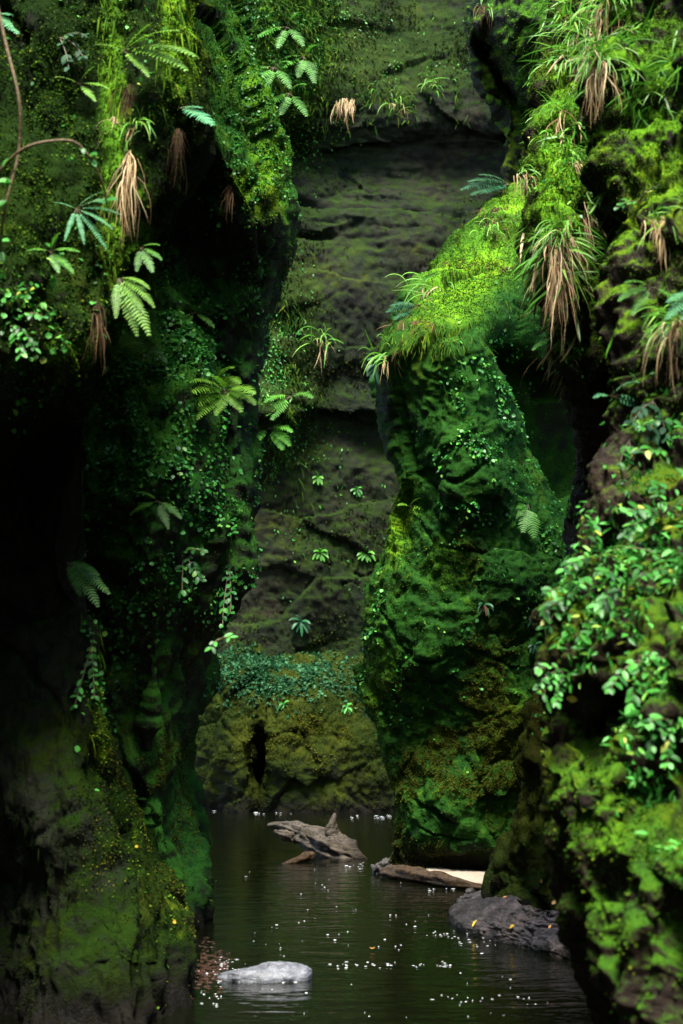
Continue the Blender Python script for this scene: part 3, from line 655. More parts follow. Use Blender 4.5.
carpet('small leaves and moss hanging down the left flank of the far cliff', 'far', 3600, 0.05, ML['ivy'],
       [(285, 60, 36, 70, 1.2), (280, 400, 18, 70, 0.9), (300, 340, 20, 50, .4), (400, 70, 80, 20, .12), (330, 480, 60, 80, .06), (380, 10, 60, 20, .15)], LANCE, sc=1.6, lo=-0.2, down=0.9)
def blades(label, key, n, size, mat, spots, name, down=0.7, out=0.6, jit=0.55):
    r = sample(key, n, lambda q, nn, m: blobs(q, spots) * sstep(-0.05, 0.35, fbm(q * 2.4 + 31, 3)))
    tag(strew(name, r[0], r[1], BLADE, size, mat, down=down, out=out, face=0.4, jit=jit, base=BASE[key], smin=0.35, smax=1.5), label, 'grass', kind='stuff')
blades('fine green grass hanging all over the lit front of the leaning column', 'right_mid', 3000, 0.17, ML['grass'], [(585, 60, 30, 70, 1.0), (560, 240, 25, 60, 0.7), (575, 130, 20, 40, .5)], 'hanging_grass')
blades('dead straw matted among the green grass of the leaning column', 'right_mid', 1300, 0.18, ML['straw'], [(590, 90, 20, 70, 1.0), (560, 280, 20, 60, 0.8)], 'dead_straw', down=1.2)
blades('fine green grass at the top of the right foreground buttress', 'right_near', 2400, 0.12, ML['grass'], [(640, 40, 30, 70, 1.0), (670, 300, 25, 60, 0.5), (615, 120, 14, 80, .5)], 'hanging_grass')
blades('drooping grass and strands down the upper left of the far cliff', 'far', 3600, 0.16, ML['moss'], [(285, 50, 30, 70, 1.0), (285, 390, 18, 70, 0.6), (400, 100, 60, 20, .2)], 'hanging_grass', down=0.9)
blades('fine moss strands hanging in stripes on the nearest left wall', 'left_near', 3600, 0.09, ML['lime'], [(113, 130, 10, 140, 1.0), (180, 30, 14, 60, 1.3), (140, 230, 12, 60, 0.7), (95, 600, 12, 90, .25)], 'hanging_moss', down=1.6, out=0.3, jit=0.3)
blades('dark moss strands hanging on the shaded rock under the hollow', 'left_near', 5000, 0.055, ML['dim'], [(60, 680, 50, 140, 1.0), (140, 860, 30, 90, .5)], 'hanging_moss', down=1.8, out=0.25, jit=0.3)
blades('thin grass and moss trailing over the rims of the central slope', 'central', 700, 0.11, ML['slope'], [(410, 318, 14, 30, 1.0), (470, 235, 22, 22, .8), (510, 195, 16, 14, .8), (440, 345, 40, 8, .8)], 'hanging_grass')
carpet('fine leaflets and liverwort over the upper face of the nearest left wall', 'left_near', 8000, 0.012, ML['slope'], [(60, 60, 70, 90, 1.0), (60, 330, 80, 50, 1.0), (60, 200, 80, 70, .5), (150, 880, 30, 90, .12)], LEAF_ROUND, sc=3.5, lo=-0.1, lift=0.004)
carpet('fine liverwort scales on the lit shoulder of the second left buttress', 'left_mid', 9000, 0.018, ML['ivy'], [(255, 100, 40, 110, 1.0)], LEAF_ROUND, sc=3.5, lo=-0.3, lift=0.004)
blades('brown dead litter caught along the upper rims of the central slope', 'central', 2400, 0.11, ML['brown'], [(400, 335, 12, 18, 1.0), (425, 308, 14, 14, 1.0), (455, 262, 12, 16, .8), (490, 218, 16, 16, 1.0), (515, 195, 14, 10, 1.0), (500, 262, 14, 10, .5)], 'leaf_litter', down=0.9, out=0.3, jit=0.7)
carpet('pale leaves trailing down the right edge below the leaf mound', 'right_near', 1500, 0.034, ML['mint'],
       [(660, 750, 35, 60, 1.0), (675, 840, 22, 60, .8), (660, 420, 40, 60, .5), (610, 700, 30, 20, .4)], LANCE, sc=4.0, out=0.7, lift=0.012, face=0.4)

# ------------------------------------------------------------------ single plants
class MB:
    def __init__(s): s.v = []; s.f = []; s.m = []
    def add(s, V, Fc, mi=0):
        o = len(s.v); s.v += [tuple(x) for x in V]; s.f += [tuple(o + i for i in f) for f in Fc]; s.m += [mi] * len(Fc)
    def build(s, name, mats, parent=None, loc=None, smooth=True):
        me = bpy.data.meshes.new(name); me.from_pydata(s.v, [], s.f); me.polygons.foreach_set('use_smooth', [smooth] * len(s.f))
        me.polygons.foreach_set('material_index', s.m); me.update()
        return link(name, me, mats, parent, loc)

R = random.uniform
def vec(*a): return Vector(a)
def curve_pts(p, d, L, n, sag, wob=0.0):
    """a stalk that starts along d and bends down"""
    pts = [p.copy()]; d = d.normalized(); s = L / n
    for i in range(n):
        d = (d + vec(R(-wob, wob), R(-wob, wob), -sag / n + R(-wob, wob))).normalized()
        p = p + d * s; pts.append(p.copy())
    return pts
def strip(mb, pts, w, nrm, mi=0, prof=None, fold=0.25):
    n = len(pts); V = []; Fc = []
    for i, p in enumerate(pts):
        t = (pts[min(i + 1, n - 1)] - pts[max(i - 1, 0)]).normalized()
        sd = t.cross(nrm);
        if sd.length < 1e-4: sd = t.cross(vec(0.3, 0.5, 0.8))
        sd.normalize(); up = sd.cross(t)
        u = i / (n - 1); ww = w * (prof(u) if prof else (1 - u) ** 0.7 * min(1, 0.5 + 2 * u))
        V += [p - sd * ww + up * ww * fold, p, p + sd * ww + up * ww * fold]
        if i: a = 3 * i; Fc += [(a - 3, a - 2, a + 1, a), (a - 2, a - 1, a + 2, a + 1)]
    mb.add(V, Fc, mi)
def tube(mb, pts, rad, n=6, mi=0):
    V = []; Fc = []
    for i, p in enumerate(pts):
        t = (pts[min(i + 1, len(pts) - 1)] - pts[max(i - 1, 0)]).normalized()
        a = t.cross(vec(0.3, 0.8, 0.2)).normalized(); b = t.cross(a); r = rad(i / (len(pts) - 1)) if callable(rad) else rad
        V += [p + a * (r * math.cos(6.2832 * k / n)) + b * (r * math.sin(6.2832 * k / n)) for k in range(n)]
        if i: o = n * i; Fc += [(o - n + k, o - n + (k + 1) % n, o + (k + 1) % n, o + k) for k in range(n)]
    mb.add(V, Fc, mi)

def frond(p, d, L, sag, mat, parent, wide=0.24, pairs=15, upv=None, name='frond'):
    """a rachis with toothed leaflets left and right"""
    mb = MB(); n = pairs + 4
    pts = curve_pts(p, d, L, n, sag)
    tube(mb, pts, lambda u: L * 0.008 * (1 - 0.8 * u), 4, 1)
    up0 = upv or vec(0, -0.55, 0.85)
    for i in range(3, n):
        u = i / n; t = (pts[min(i + 1, n)] - pts[i - 1]).normalized()
        sd = t.cross(up0)
        if sd.length < 0.05: sd = t.cross(vec(0.2, -0.9, 0.3))
        sd.normalize(); up = sd.cross(t)
        ln = L * wide * (math.sin(math.pi * min(1, (u - 0.05) ** 0.62)) * 0.92 + 0.08) * R(0.88, 1.08)
        for s in (-1, 1):
            dd = (sd * s + t * 0.42 + up * R(0.0, 0.2)).normalized()
            q = curve_pts(pts[i], dd, ln, 8, R(0.15, 0.5))
            w = L / n * 0.46
            strip(mb, q, w, up, 0, prof=lambda v: (1 - v) ** 0.6 * (1.0 if int(v * 8 + 0.5) % 2 else 0.6), fold=0.15)
    return mb.build(name, [mat, ML['stalk']], parent)

def px2m(d): return d / F
def fern(label, px, py, fr, mat, only=None, group='ferns growing on the gorge walls', dflt=9.0, wide=0.24, off=0.05, toward=0.5, pairs=15):
    """fr: (picture angle, length in pixels, sag)"""
    b, n, d = hit(px, py, only, dflt); b = b + n * off
    o = empty('fern', b); tag(o, label, 'fern', group)
    for a, L, sg in fr:
        a = math.radians(a + R(-4, 4))
        dr = vec(math.cos(a), -toward + R(-.15, .15), math.sin(a))
        frond(vec(0, 0, 0), dr, L * px2m(d) * 1.06, sg, ML[mat], o, wide, pairs)
    return o

def grass(label, px, py, n, Lpx, dead=0, deadL=1.0, only=None, w=2.2, spread=0.9, lean=0.0, sag=1.6, mat='grass', dmat='straw', dflt=8.0, group='grass tufts on the gorge walls', up=0.9):
    b, nn, d = hit(px, py, only, dflt); m = px2m(d)
    o = empty('grass_tuft', b + nn * 0.01); tag(o, label, 'grass tuft', group)
    if n:
        mb = MB()
        for i in range(n):
            dr = vec(random.gauss(lean, spread * 0.7), -0.5 + R(-.5, .3), up * 0.6 + R(-.7, .6)) + nn * 0.4
            L = Lpx * m * R(0.4, 1.2)
            p0 = vec(random.gauss(0, 6) * m, R(-2, 2) * m, random.gauss(0, 6) * m)
            strip(mb, curve_pts(p0, dr, L, 9, sag * R(0.3, 1.7), 0.06), w * m * R(0.6, 1.2) * 0.5, vec(R(-.5, .5), -1, R(-.1, .7)))
        mb.build('green_blades', ML[mat], o)
    if dead:
        mb = MB(); ln = R(-.3, .2)
        for i in range(int(dead * 1.7)):
            dr = vec(random.gauss(ln, .3), -0.25 + R(-.2, .1), R(-0.9, 0.2)) + nn * 0.2
            u = random.random(); L = Lpx * m * deadL * R(0.25, 0.9)
            p0 = vec(random.gauss(0, 5) * m + ln * u * 30 * m, R(-3, 1) * m, R(0.1, -0.35) * Lpx * deadL * m * u)
            strip(mb, curve_pts(p0, dr, L, 9, R(1.5, 5.0), 0.2), w * m * R(0.2, 0.8) * 0.5, vec(R(-.8, .8), -1, R(-.3, .4)))
        mb.build('dead_blades', ML[dmat], o)
    return o

def dead_clump(label, px, py, n, Lpx, mat='brown', only=None, w=0.9, dflt=7.0, spread=4):
    b, nn, d = hit(px, py, only, dflt); m = px2m(d); mb = MB(); lean = R(-.25, .25)
    for i in range(int(n * 2.6)):
        dr = vec(random.gauss(0, .35) + lean, -0.15 + R(-.15, .1), R(-1.2, -0.1)) + nn * 0.2
        L = Lpx * m * R(0.25, 1.1) * random.choice((0.6, 1, 1))
        p0 = vec(R(-spread, spread) * m, R(-1, 0) * m, -R(0, 0.35) * Lpx * m) * (1.0 if i % 3 else 0.3)
        strip(mb, curve_pts(p0, dr, L, 10, R(2.0, 6.0), 0.22), w * m * R(0.2, 0.8) * 0.5, vec(R(-.8, .8), -1, R(-.2, .4)))
    o = mb.build('dead_grass', ML[mat], None, b + nn * 0.012)
    return tag(o, label, 'dead grass', 'dead grass hanging from the walls')

OVAL = lambda v: max(0.05, math.sin(math.pi * min(1, v * 0.93 + 0.05)) ** 0.75)
def leafy(label, px, py, stems, mat, leaf=(12, 4.5), per=7, only=None, dflt=6.0, group='leafy plants on the gorge walls', sag=1.0, name='leafy_plant', toward=0.5):
    """stems: (picture angle, length in pixels)"""
    b, nn, d = hit(px, py, only, dflt); m = px2m(d)
    o = empty(name, b + nn * 0.01); tag(o, label, 'plant', group)
    sm = MB(); lm = MB()
    for a, L in stems:
        a = math.radians(a); dr = vec(math.cos(a), -toward, math.sin(a))
        pts = curve_pts(vec(R(-2, 2) * m, 0, R(-2, 2) * m), dr, L * m, 8, sag, 0.05)
        tube(sm, pts, 0.7 * m, 4)
        for i in range(per):
            u = (i + 1) / per * 8; k = min(int(u), 7); p = pts[k].lerp(pts[k + 1], min(1, u - k)); t = (pts[k + 1] - pts[k]).normalized()
            for s in (-1, 1):
                if random.random() < 0.2: continue
                sd = t.cross(vec(R(-.4, .4), -0.6, 0.8)).normalized() * s
                dd = sd * R(0.5, 1.1) + t * R(0.1, 1.0) + vec(0, R(-.6, 0), R(-.4, .4))
                ll = leaf[0] * m * R(0.6, 1.15) * (0.7 + 0.3 * math.sin(3.14 * (i + 1) / (per + 1)))
                strip(lm, curve_pts(p, dd, ll, 5, R(0.3, 1.0)), leaf[1] * m * R(0.8, 1.15) * 0.5, vec(R(-.3, .3), -0.7, 0.7), prof=OVAL, fold=0.2)
    sm.build('stem', ML['stalk'], o); lm.build('foliage', ML[mat], o)
    return o

def rosette(label, px, py, n, Lpx, mat, w=5, only=None, dflt=9.0, dead=0, group='small rosette plants on the rock faces', sag=1.6, name='rosette_plant'):
    b, nn, d = hit(px, py, only, dflt); m = px2m(d)
    o = empty(name, b + nn * 0.01); tag(o, label, 'plant', group); mb = MB()
    for i in range(n):
        a = 6.283 * (i + R(-.3, .3)) / n
        dr = vec(math.cos(a), -0.45 + R(-.2, .2), math.sin(a) * 0.9 + 0.15)
        strip(mb, curve_pts(vec(0, 0, 0), dr, Lpx * m * R(0.7, 1.1), 6, sag), w * m * 0.5, vec(0, -0.8, 0.6), prof=OVAL, fold=0.2)
    mb.build('green_leaves', ML[mat], o)
    if dead:
        mb = MB()
        for i in range(dead): strip(mb, curve_pts(vec(0, 0, 0), vec(R(-.5, .5), -0.3, R(-.6, .1)), Lpx * m * R(0.6, 1.0), 6, 4.0, 0.05), w * m * 0.45, vec(0, -1, 0.2), prof=OVAL)
        mb.build('withered_leaves', ML['brown'], o)
    return o

NL, LMK, CBK, RMK, RNK, FWK = ['left_near'], ['left_mid'], ['central'], ['right_mid'], ['right_near'], ['far', 'ledge']
# ferns
fern('large lime fern arching right near the top of the nearest left wall', 126, 62, [(30, 76, .8), (12, 88, .8), (-6, 84, .8), (48, 44, .6), (-30, 50, .8), (150, 30, .8)], 'fernlime', NL, wide=0.17, off=0.1)
fern('pale mint fern tip held out beside the shouldered buttress at upper left', 176, 106, [(-25, 52, .5), (5, 26, .4)], 'fernmint', NL, wide=0.26)
fern('pale fern tip poking in at the upper left corner of the picture', -8, 8, [(-28, 52, .5), (0, 36, .4)], 'fernmint', NL, dflt=6.0, wide=0.2)
fern('blue green fern with narrow drooping fronds beside the arched vine', 72, 212, [(25, 48, .7), (5, 50, .7), (-20, 48, .6), (-75, 40, .3), (-105, 40, .3), (-45, 54, .5), (150, 24, .6), (50, 34, .8)], 'fernmint', NL, wide=0.10, off=0.06, toward=0.25)
fern('bright fern drooping over the lip of the black hollow', 102, 284, [(-12, 54, 1.0), (-50, 74, .6), (-62, 66, .5), (-85, 46, .4), (15, 40, 1.2), (-35, 50, .8)], 'fernlime', NL, wide=0.15, off=0.08, toward=0.25)
fern('full bright fern hanging from the middle of the shouldered buttress', 212, 400, [(165, 60, .9), (190, 50, .8), (140, 50, 1.0), (215, 48, .6), (110, 36, 1.3), (30, 44, 1.2), (0, 40, 1.0), (250, 34, .4), (-40, 34, .7)], 'fernlime', LMK, wide=0.25, off=0.16, toward=0.75)
fern('smaller bright fern just above right of the full hanging fern', 240, 372, [(60, 36, 1.3), (25, 34, 1.2), (0, 34, 1.0), (-35, 34, .8), (130, 30, 1.2), (-70, 34, .5)], 'fernlime', LMK, wide=0.27, off=0.2, toward=0.7)
fern('feathery dim fern pointing right from the edge below the black hollow', 80, 566, [(-22, 58, .5), (-38, 62, .5), (-5, 44, .6), (-60, 40, .4)], 'fern', NL, wide=0.16, off=0.1)
fern('teal fern spreading left from the top of the grassy slope', 512, 188, [(178, 56, .5), (165, 50, .7), (190, 52, .4), (150, 38, .8), (200, 40, .3)], 'ferndark', CBK, wide=0.24)
fern('teal fern leaning out over the left rim of the grassy slope', 418, 302, [(180, 38, .6), (160, 34, .8), (200, 36, .5)], 'ferndark', CBK, wide=0.26)
fern('tiny bright fern on the left edge of the central buttress', 412, 508, [(10, 24, .8), (60, 18, 1.0), (-20, 22, .8), (150, 14, 1.0)], 'fernlime', CBK, wide=0.3, pairs=9)
fern('small green fern on the shaded right side of the central buttress', 524, 505, [(170, 22, 1.0), (200, 26, .9), (250, 32, .5), (-80, 36, .4), (120, 18, 1.0)], 'fern', CBK, wide=0.28, pairs=10)
fern('pale straw tinted fern at the right edge beside the brown dead grass', 700, 285, [(170, 52, .9), (190, 60, .9), (205, 48, .8)], 'fernmint', RNK, wide=0.2)
fern('strap leaved fern with mint leaflets on the right foreground buttress', 622, 392, [(15, 44, .9), (60, 40, 1.3), (160, 24, 1.0), (-15, 40, .7)], 'fernmint', RNK, wide=0.22, pairs=8)
fern('hanging fern on the left flank of the far cliff beside straw grass', 288, 398, [(200, 34, .8), (225, 34, .6), (30, 28, 1.2), (170, 30, 1.0)], 'fern', FWK, wide=0.26, pairs=10, off=0.12)
fern('lower hanging fern at the left flank of the far cliff', 268, 428, [(-15, 30, 1.0), (-50, 28, .7), (210, 26, .8), (20, 28, 1.2)], 'fern', FWK, wide=0.28, pairs=10, off=0.12)
rosette('narrow leaved rosette in the dark groove of the far cliff above the blue green mat', 301, 622, 8, 15, 'ferndark', 3, FWK)
for lb, x, y in [('topmost of the drooping ferns at the upper left of the far cliff', 282, 32), ('second drooping fern down at the upper left of the far cliff', 300, 62), ('lowest of the drooping ferns at the upper left of the far cliff', 286, 94), ('drooping fern by the shoulder at the upper left of the far cliff', 272, 70)]:
    fern(lb, x, y, [(R(195, 230), 40, .5), (R(-60, -20), 36, .8), (R(170, 200), 34, .9), (R(30, 70), 26, 1.6), (R(240, 270), 34, .3)], 'fern', FWK, wide=0.22, pairs=10, off=0.1)

for lb, x, y, mt, rk, fr in [
    ('small green fern at the outer left above the black hollow', 42, 262, 'fern', NL, [(20, 34, .8), (-30, 38, .6), (-60, 30, .4), (160, 24, .8), (70, 24, 1.0)]),
    ('small lime fern between the vines at upper left', 84, 86, 'fernlime', NL, [(10, 34, .8), (-40, 32, .5), (60, 26, 1.0), (150, 26, .8)]),
    ('young fern below the tan dead clump at upper left', 134, 252, 'fern', NL, [(-20, 30, .7), (-60, 36, .4), (-95, 30, .3), (30, 22, 1.0)]),
    ('fern in the creeper left of the full hanging fern', 142, 352, 'fern', LMK, [(200, 34, .6), (160, 30, .9), (-30, 32, .7), (30, 28, 1.0)]),
    ('little fern at the top of the creeper under the dark undercut', 186, 318, 'fern', LMK, [(195, 28, .7), (-20, 30, .7), (60, 22, 1.0), (240, 26, .4)]),
    ('fern low in the shaded creeper of the second left buttress', 160, 498, 'fern', LMK, [(190, 32, .7), (-15, 34, .7), (-60, 34, .4), (130, 24, 1.0)]),
    ('fern at the foot of the straw on the leaning column', 566, 330, 'fern', RMK, [(200, 34, .6), (-30, 36, .6), (-70, 32, .4), (140, 26, .9)]),
    ('fern on the mossy knobs left of the strap leaved one', 652, 300, 'fern', RNK, [(190, 44, .7), (150, 36, .9), (-20, 40, .7), (230, 40, .4)])]:
    fern(lb, x, y, fr, mt, rk, wide=0.19, off=0.07, toward=0.4, pairs=12)

# grass tufts
grass('big pale grass tuft at the top of the leaning column', 602, 60, 60, 66, 40, 1.3, RMK + RNK, w=2.4)
grass('grass tuft with one long blade reaching left near the top edge', 578, 34, 36, 56, 20, 1.3, RMK, w=2.2, lean=-0.3)
grass('bright bushy grass spilling from the very top of the leaning column', 610, 8, 60, 62, 44, 1.7, RMK + RNK, w=2.4)
grass('grass tuft with straw on the face of the leaning column', 566, 112, 26, 42, 24, 1.4, RMK, w=2.0)
grass('short grass over the lime moss cushion on the leaning column', 572, 165, 24, 36, 16, 1.2, RMK, w=2.2)
grass('pale spiky grass tuft with long straw halfway down the leaning column', 560, 232, 44, 48, 36, 1.9, RMK, w=2.0)
grass('straw grass trailing down the dark gap right of the leaning column', 582, 205, 18, 46, 30, 2.1, RMK, w=2.0)
grass('thin grass tuft with a withered pale clump on the right foreground buttress', 655, 222, 22, 54, 14, 1.0, RNK, w=2.2)
grass('grass tuft over long brown straw at the right edge of the picture', 676, 325, 34, 60, 56, 1.5, RNK, w=2.2, lean=-0.4)
grass('arching dark grass tuft on the left rim of the grassy slope', 430, 288, 22, 44, 10, .8, CBK, w=1.6, lean=-0.5)
grass('grass tuft with straw tip at the lowest corner of the grassy slope', 386, 356, 22, 36, 12, 1.0, CBK, w=1.7, lean=-0.15)
grass('short grass at the top of the grassy slope under the outcrop', 524, 176, 20, 34, 16, 1.4, CBK, w=1.7)
grass('grass tuft with brown straw in the middle of the grassy slope', 512, 268, 10, 26, 20, 1.2, CBK, w=1.6, dmat='brown')
grass('fine grass on the upper part of the grassy slope', 490, 232, 26, 30, 6, 1.0, CBK, w=1.5, lean=-0.2)
grass('straw grass clump on the left flank of the far cliff', 322, 340, 16, 40, 8, 1.0, FWK, w=1.6, lean=-0.2)
grass('grass tuft beneath the dead heap high on the far cliff', 396, 104, 16, 26, 6, .8, FWK, w=1.5)
grass('green tuft on the band of the far cliff left of the outcrop', 432, 84, 18, 24, 0, 1, FWK, w=1.5)
grass('grass fringe on the brow of the dark hollowed outcrop', 488, 6, 16, 28, 20, 1.2, ['upper'], w=1.6, dmat='brown')
grass('grass with brown straw on the ledge of the outcrop', 540, 78, 12, 26, 14, 1.3, ['upper'], w=1.6, dmat='brown')
grass('narrow green grass tuft among brown clumps on the nearest left wall', 138, 128, 14, 40, 4, .8, NL, w=2.2, up=0.3)

# dead grass clumps
dead_clump('tan dead clump hanging on the nearest left wall below the lime fern', 112, 118, 26, 42, 'straw', NL)
dead_clump('dark red brown dead clump hanging under the lime fern', 130, 84, 30, 62, 'brown', NL)
dead_clump('long tan dead grass hanging below the dark red brown clump', 128, 150, 26, 92, 'straw', NL, w=2.0)
dead_clump('fan of brown dead grass at the right edge of the nearest left wall', 176, 128, 34, 58, 'brown', NL, spread=6)
dead_clump('small dead clump on the dark underside of the shoulder', 232, 182, 16, 36, 'brown', LMK, w=1.8, spread=3)
dead_clump('brown dead grass hanging at the lip of the black hollow', 96, 302, 20, 70, 'brown', NL, w=2.0)
dead_clump('tan dead heap lying high on the far cliff', 345, 98, 26, 30, 'straw', FWK, w=1.6, spread=10)
dead_clump('long tan dead grass on the front of the leaning column', 556, 255, 30, 100, 'straw', RMK, w=1.8)
dead_clump('pale withered clump on the right foreground buttress below its thin grass', 664, 222, 18, 52, 'straw', RNK, w=3.0, spread=3)
dead_clump('brown dead litter along the upper rim of the grassy slope', 500, 208, 50, 26, 'brown', CBK, w=1.8, spread=22)
dead_clump('brown dead litter along the lower rim of the grassy slope', 418, 322, 46, 26, 'brown', CBK, w=1.8, spread=18)

# leafy plants on the right foreground buttress and elsewhere
leafy('leafy plant with long mint leaves above the mound of leaves on the right', 600, 560, [(40, 60), (100, 50), (160, 46), (10, 56)], 'mint', (15, 6), 6, RNK)
leafy('leafy plant with drooping mint sprays at the left rim of the leaf mound', 575, 600, [(170, 40), (200, 46), (140, 40), (80, 36)], 'mint', (14, 5.5), 6, RNK)
leafy('tall leafy sprays at the right edge of the leaf mound', 664, 520, [(100, 56), (140, 50), (60, 50), (170, 50)], 'mint', (16, 6.5), 6, RNK)
leafy('leafy plant in the middle of the leaf mound with glossy pale leaves', 630, 590, [(120, 44), (60, 48), (180, 40), (20, 50), (90, 46)], 'mint', (16, 6.5), 5, RNK)
leafy('leafy plant low on the left rim above the right hand hollow', 562, 668, [(180, 30), (210, 34), (150, 30), (250, 34)], 'mint', (10, 5), 6, RNK)
leafy('leafy plant hanging beside the right hand hollow', 640, 660, [(200, 46), (240, 50), (300, 44), (20, 40)], 'mint', (14, 6), 6, RNK)
leafy('small leafy tuft below the right hand hollow at the edge of the picture', 672, 720, [(200, 40), (250, 44), (150, 36)], 'mint', (13, 5.5), 6, RNK)
leafy('sparse leafy stems in the dark red gap of the right buttress', 630, 440, [(230, 40), (270, 44), (310, 36), (60, 36)], 'mint', (13, 6), 4, RNK)
leafy('leafy plant with dark leaves under the strap leaved fern', 655, 400, [(250, 44), (200, 36), (300, 40)], 'bluegreen', (14, 6), 5, RNK)
leafy('small leaves clinging right of the brown straw', 668, 455, [(90, 40), (150, 36), (200, 36)], 'mint', (13, 6), 5, RNK)
leafy('leafy spray on the bare patch of the right foreground buttress', 640, 205, [(170, 30), (30, 34), (60, 30)], 'mint', (10, 4.5), 5, RNK)
leafy('small leafy stems at the left edge above the black hollow', 12, 320, [(40, 44), (80, 40), (-20, 44), (-60, 40)], 'mint', (12, 5), 6, NL)
leafy('leafy sprig under the pale fern on the nearest left wall', 60, 40, [(-60, 40), (-20, 44), (20, 34)], 'bluegreen', (11, 5), 5, NL)
leafy('trailing leafy stem on the edge below the black hollow', 92, 640, [(-80, 60), (-100, 70)], 'mint', (8, 4), 8, NL, sag=0.5)
leafy('leafy stems in the shaded dip of the shouldered buttress', 180, 555, [(30, 34), (-30, 34), (150, 34), (-80, 40)], 'ivy', (10, 5), 6, LMK)
leafy('trailing leaves near the right edge of the shouldered buttress', 228, 560, [(-80, 60), (-95, 70), (80, 40)], 'ivy', (8, 4.5), 8, LMK, sag=0.5)
leafy('single pale leaf sprig low on the edge of the shouldered buttress', 218, 640, [(45, 14), (200, 12)], 'mint', (11, 4), 2, LMK)
rosette('broad dark rosette jutting left from the lowest corner of the grassy slope', 378, 366, 9, 20, 'ferndark', 5, CBK)
rosette('left one of the drooping rosettes on the central buttress', 484, 605, 8, 13, 'ferndark', 3.2, CBK, dead=3)
rosette('right one of the drooping rosettes on the central buttress', 530, 616, 9, 13, 'ferndark', 3.2, CBK, dead=5)
rosette('lowest drooping rosette on the central buttress', 534, 645, 7, 12, 'ferndark', 3, CBK)
rosette('little pale rosette on the dark far cliff below its band', 357, 490, 7, 9, 'mint', 3, FWK)
rosette('green rosette on the dark far cliff close to the central buttress', 366, 553, 8, 13, 'fern', 3.2, FWK)
rosette('green rosette low in the middle of the far cliff', 320, 553, 8, 11, 'fern', 3, FWK)
rosette('small green rosette on the left of the dark far cliff', 318, 478, 7, 9, 'fern', 3, FWK)
rosette('tiny pale rosette in the face of the olive ledge', 284, 705, 6, 8, 'mint', 2.6, FWK)
rosette('tiny pale rosette on the right end of the olive ledge', 347, 707, 6, 8, 'mint', 2.6, FWK)

# vines
def vine(label, pts, r, leaves, mat='mint'):
    P3 = [Vector(P(*p)) for p in pts]; A = np.array([[tuple(p)] for p in P3]); t = np.linspace(0, len(P3) - 1, 40)
    Q = [Vector(q[0]) for q in cr(A, t)]; b = Q[0].copy()
    o = empty('vine', b); tag(o, label, 'vine', 'bare vines at the left edge')
    mb = MB(); tube(mb, [q - b for q in Q], lambda u: r * (1 - 0.45 * u), 7); mb.build('stem', MV, o)
    mb = MB()
    for k, L, a in leaves:
        a = math.radians(a); q = Q[int(k * 39)] - b
        strip(mb, curve_pts(q, vec(math.cos(a), -0.4, math.sin(a)), L, 6, 0.8), L * 0.3, vec(0, -0.8, 0.6), prof=OVAL, fold=0.2)
    mb.build('foliage', ML[mat], o)
def plain(name, col, rough=0.7, sc=30.0, var=0.5, bump=0.4, spec=0.3, stretch=(1, 1, 1)):
    m, nt, b, N, out = nodemat(name); L = nt.links.new
    geo = N('ShaderNodeTexCoord'); mp = N('ShaderNodeMapping'); mp.inputs['Scale'].default_value = stretch; L(geo.outputs['Object'], mp.inputs[0])
    n = N('ShaderNodeTexNoise', i_Scale=sc, i_Detail=6.0, i_Roughness=0.65); L(mp.outputs[0], n.inputs['Vector'])
    r = ramp(N, [(0.3, tuple(c * (1 - var) for c in col)), (0.7, tuple(min(1, c * (1 + var)) for c in col))]); L(n.outputs['Fac'], r.inputs[0]); L(r.outputs[0], b.inputs['Base Color'])
    b.inputs['Roughness'].default_value = rough; b.inputs['Specular IOR Level'].default_value = spec
    bp = N('ShaderNodeBump', i_Strength=bump, i_Distance=0.02); L(n.outputs['Fac'], bp.inputs['Height']); L(bp.outputs[0], b.inputs['Normal'])
    return m
MV = plain('vine_bark', (0.11, 0.075, 0.035), 0.6, 60)
vine('thick brown vine hanging down the left edge of the picture', [(-6, -10, 5.1), (6, 45, 5.1), (19, 100, 5.1), (19, 150, 5.15), (8, 195, 5.15), (2, 228, 5.2), (0, 262, 5.4)], 0.0075, [(.62, .05, 160), (.66, .04, 100), (.7, .045, 200), (.95, .05, -70), (.9, .04, 20)])
vine('arched brown vine bending over to the right from the thick one', [(-12, 190, 5.2), (4, 166, 5.15), (25, 148, 5.1), (52, 141, 5.1), (76, 143, 5.15), (94, 164, 5.2), (104, 188, 5.25), (107, 207, 5.3)], 0.0065, [(.1, .06, 120), (.15, .05, 60), (.62, .03, -60), (.68, .04, 30), (.7, .035, -40), (.98, .05, 150), (.97, .05, 20), (.05, .05, 170)])

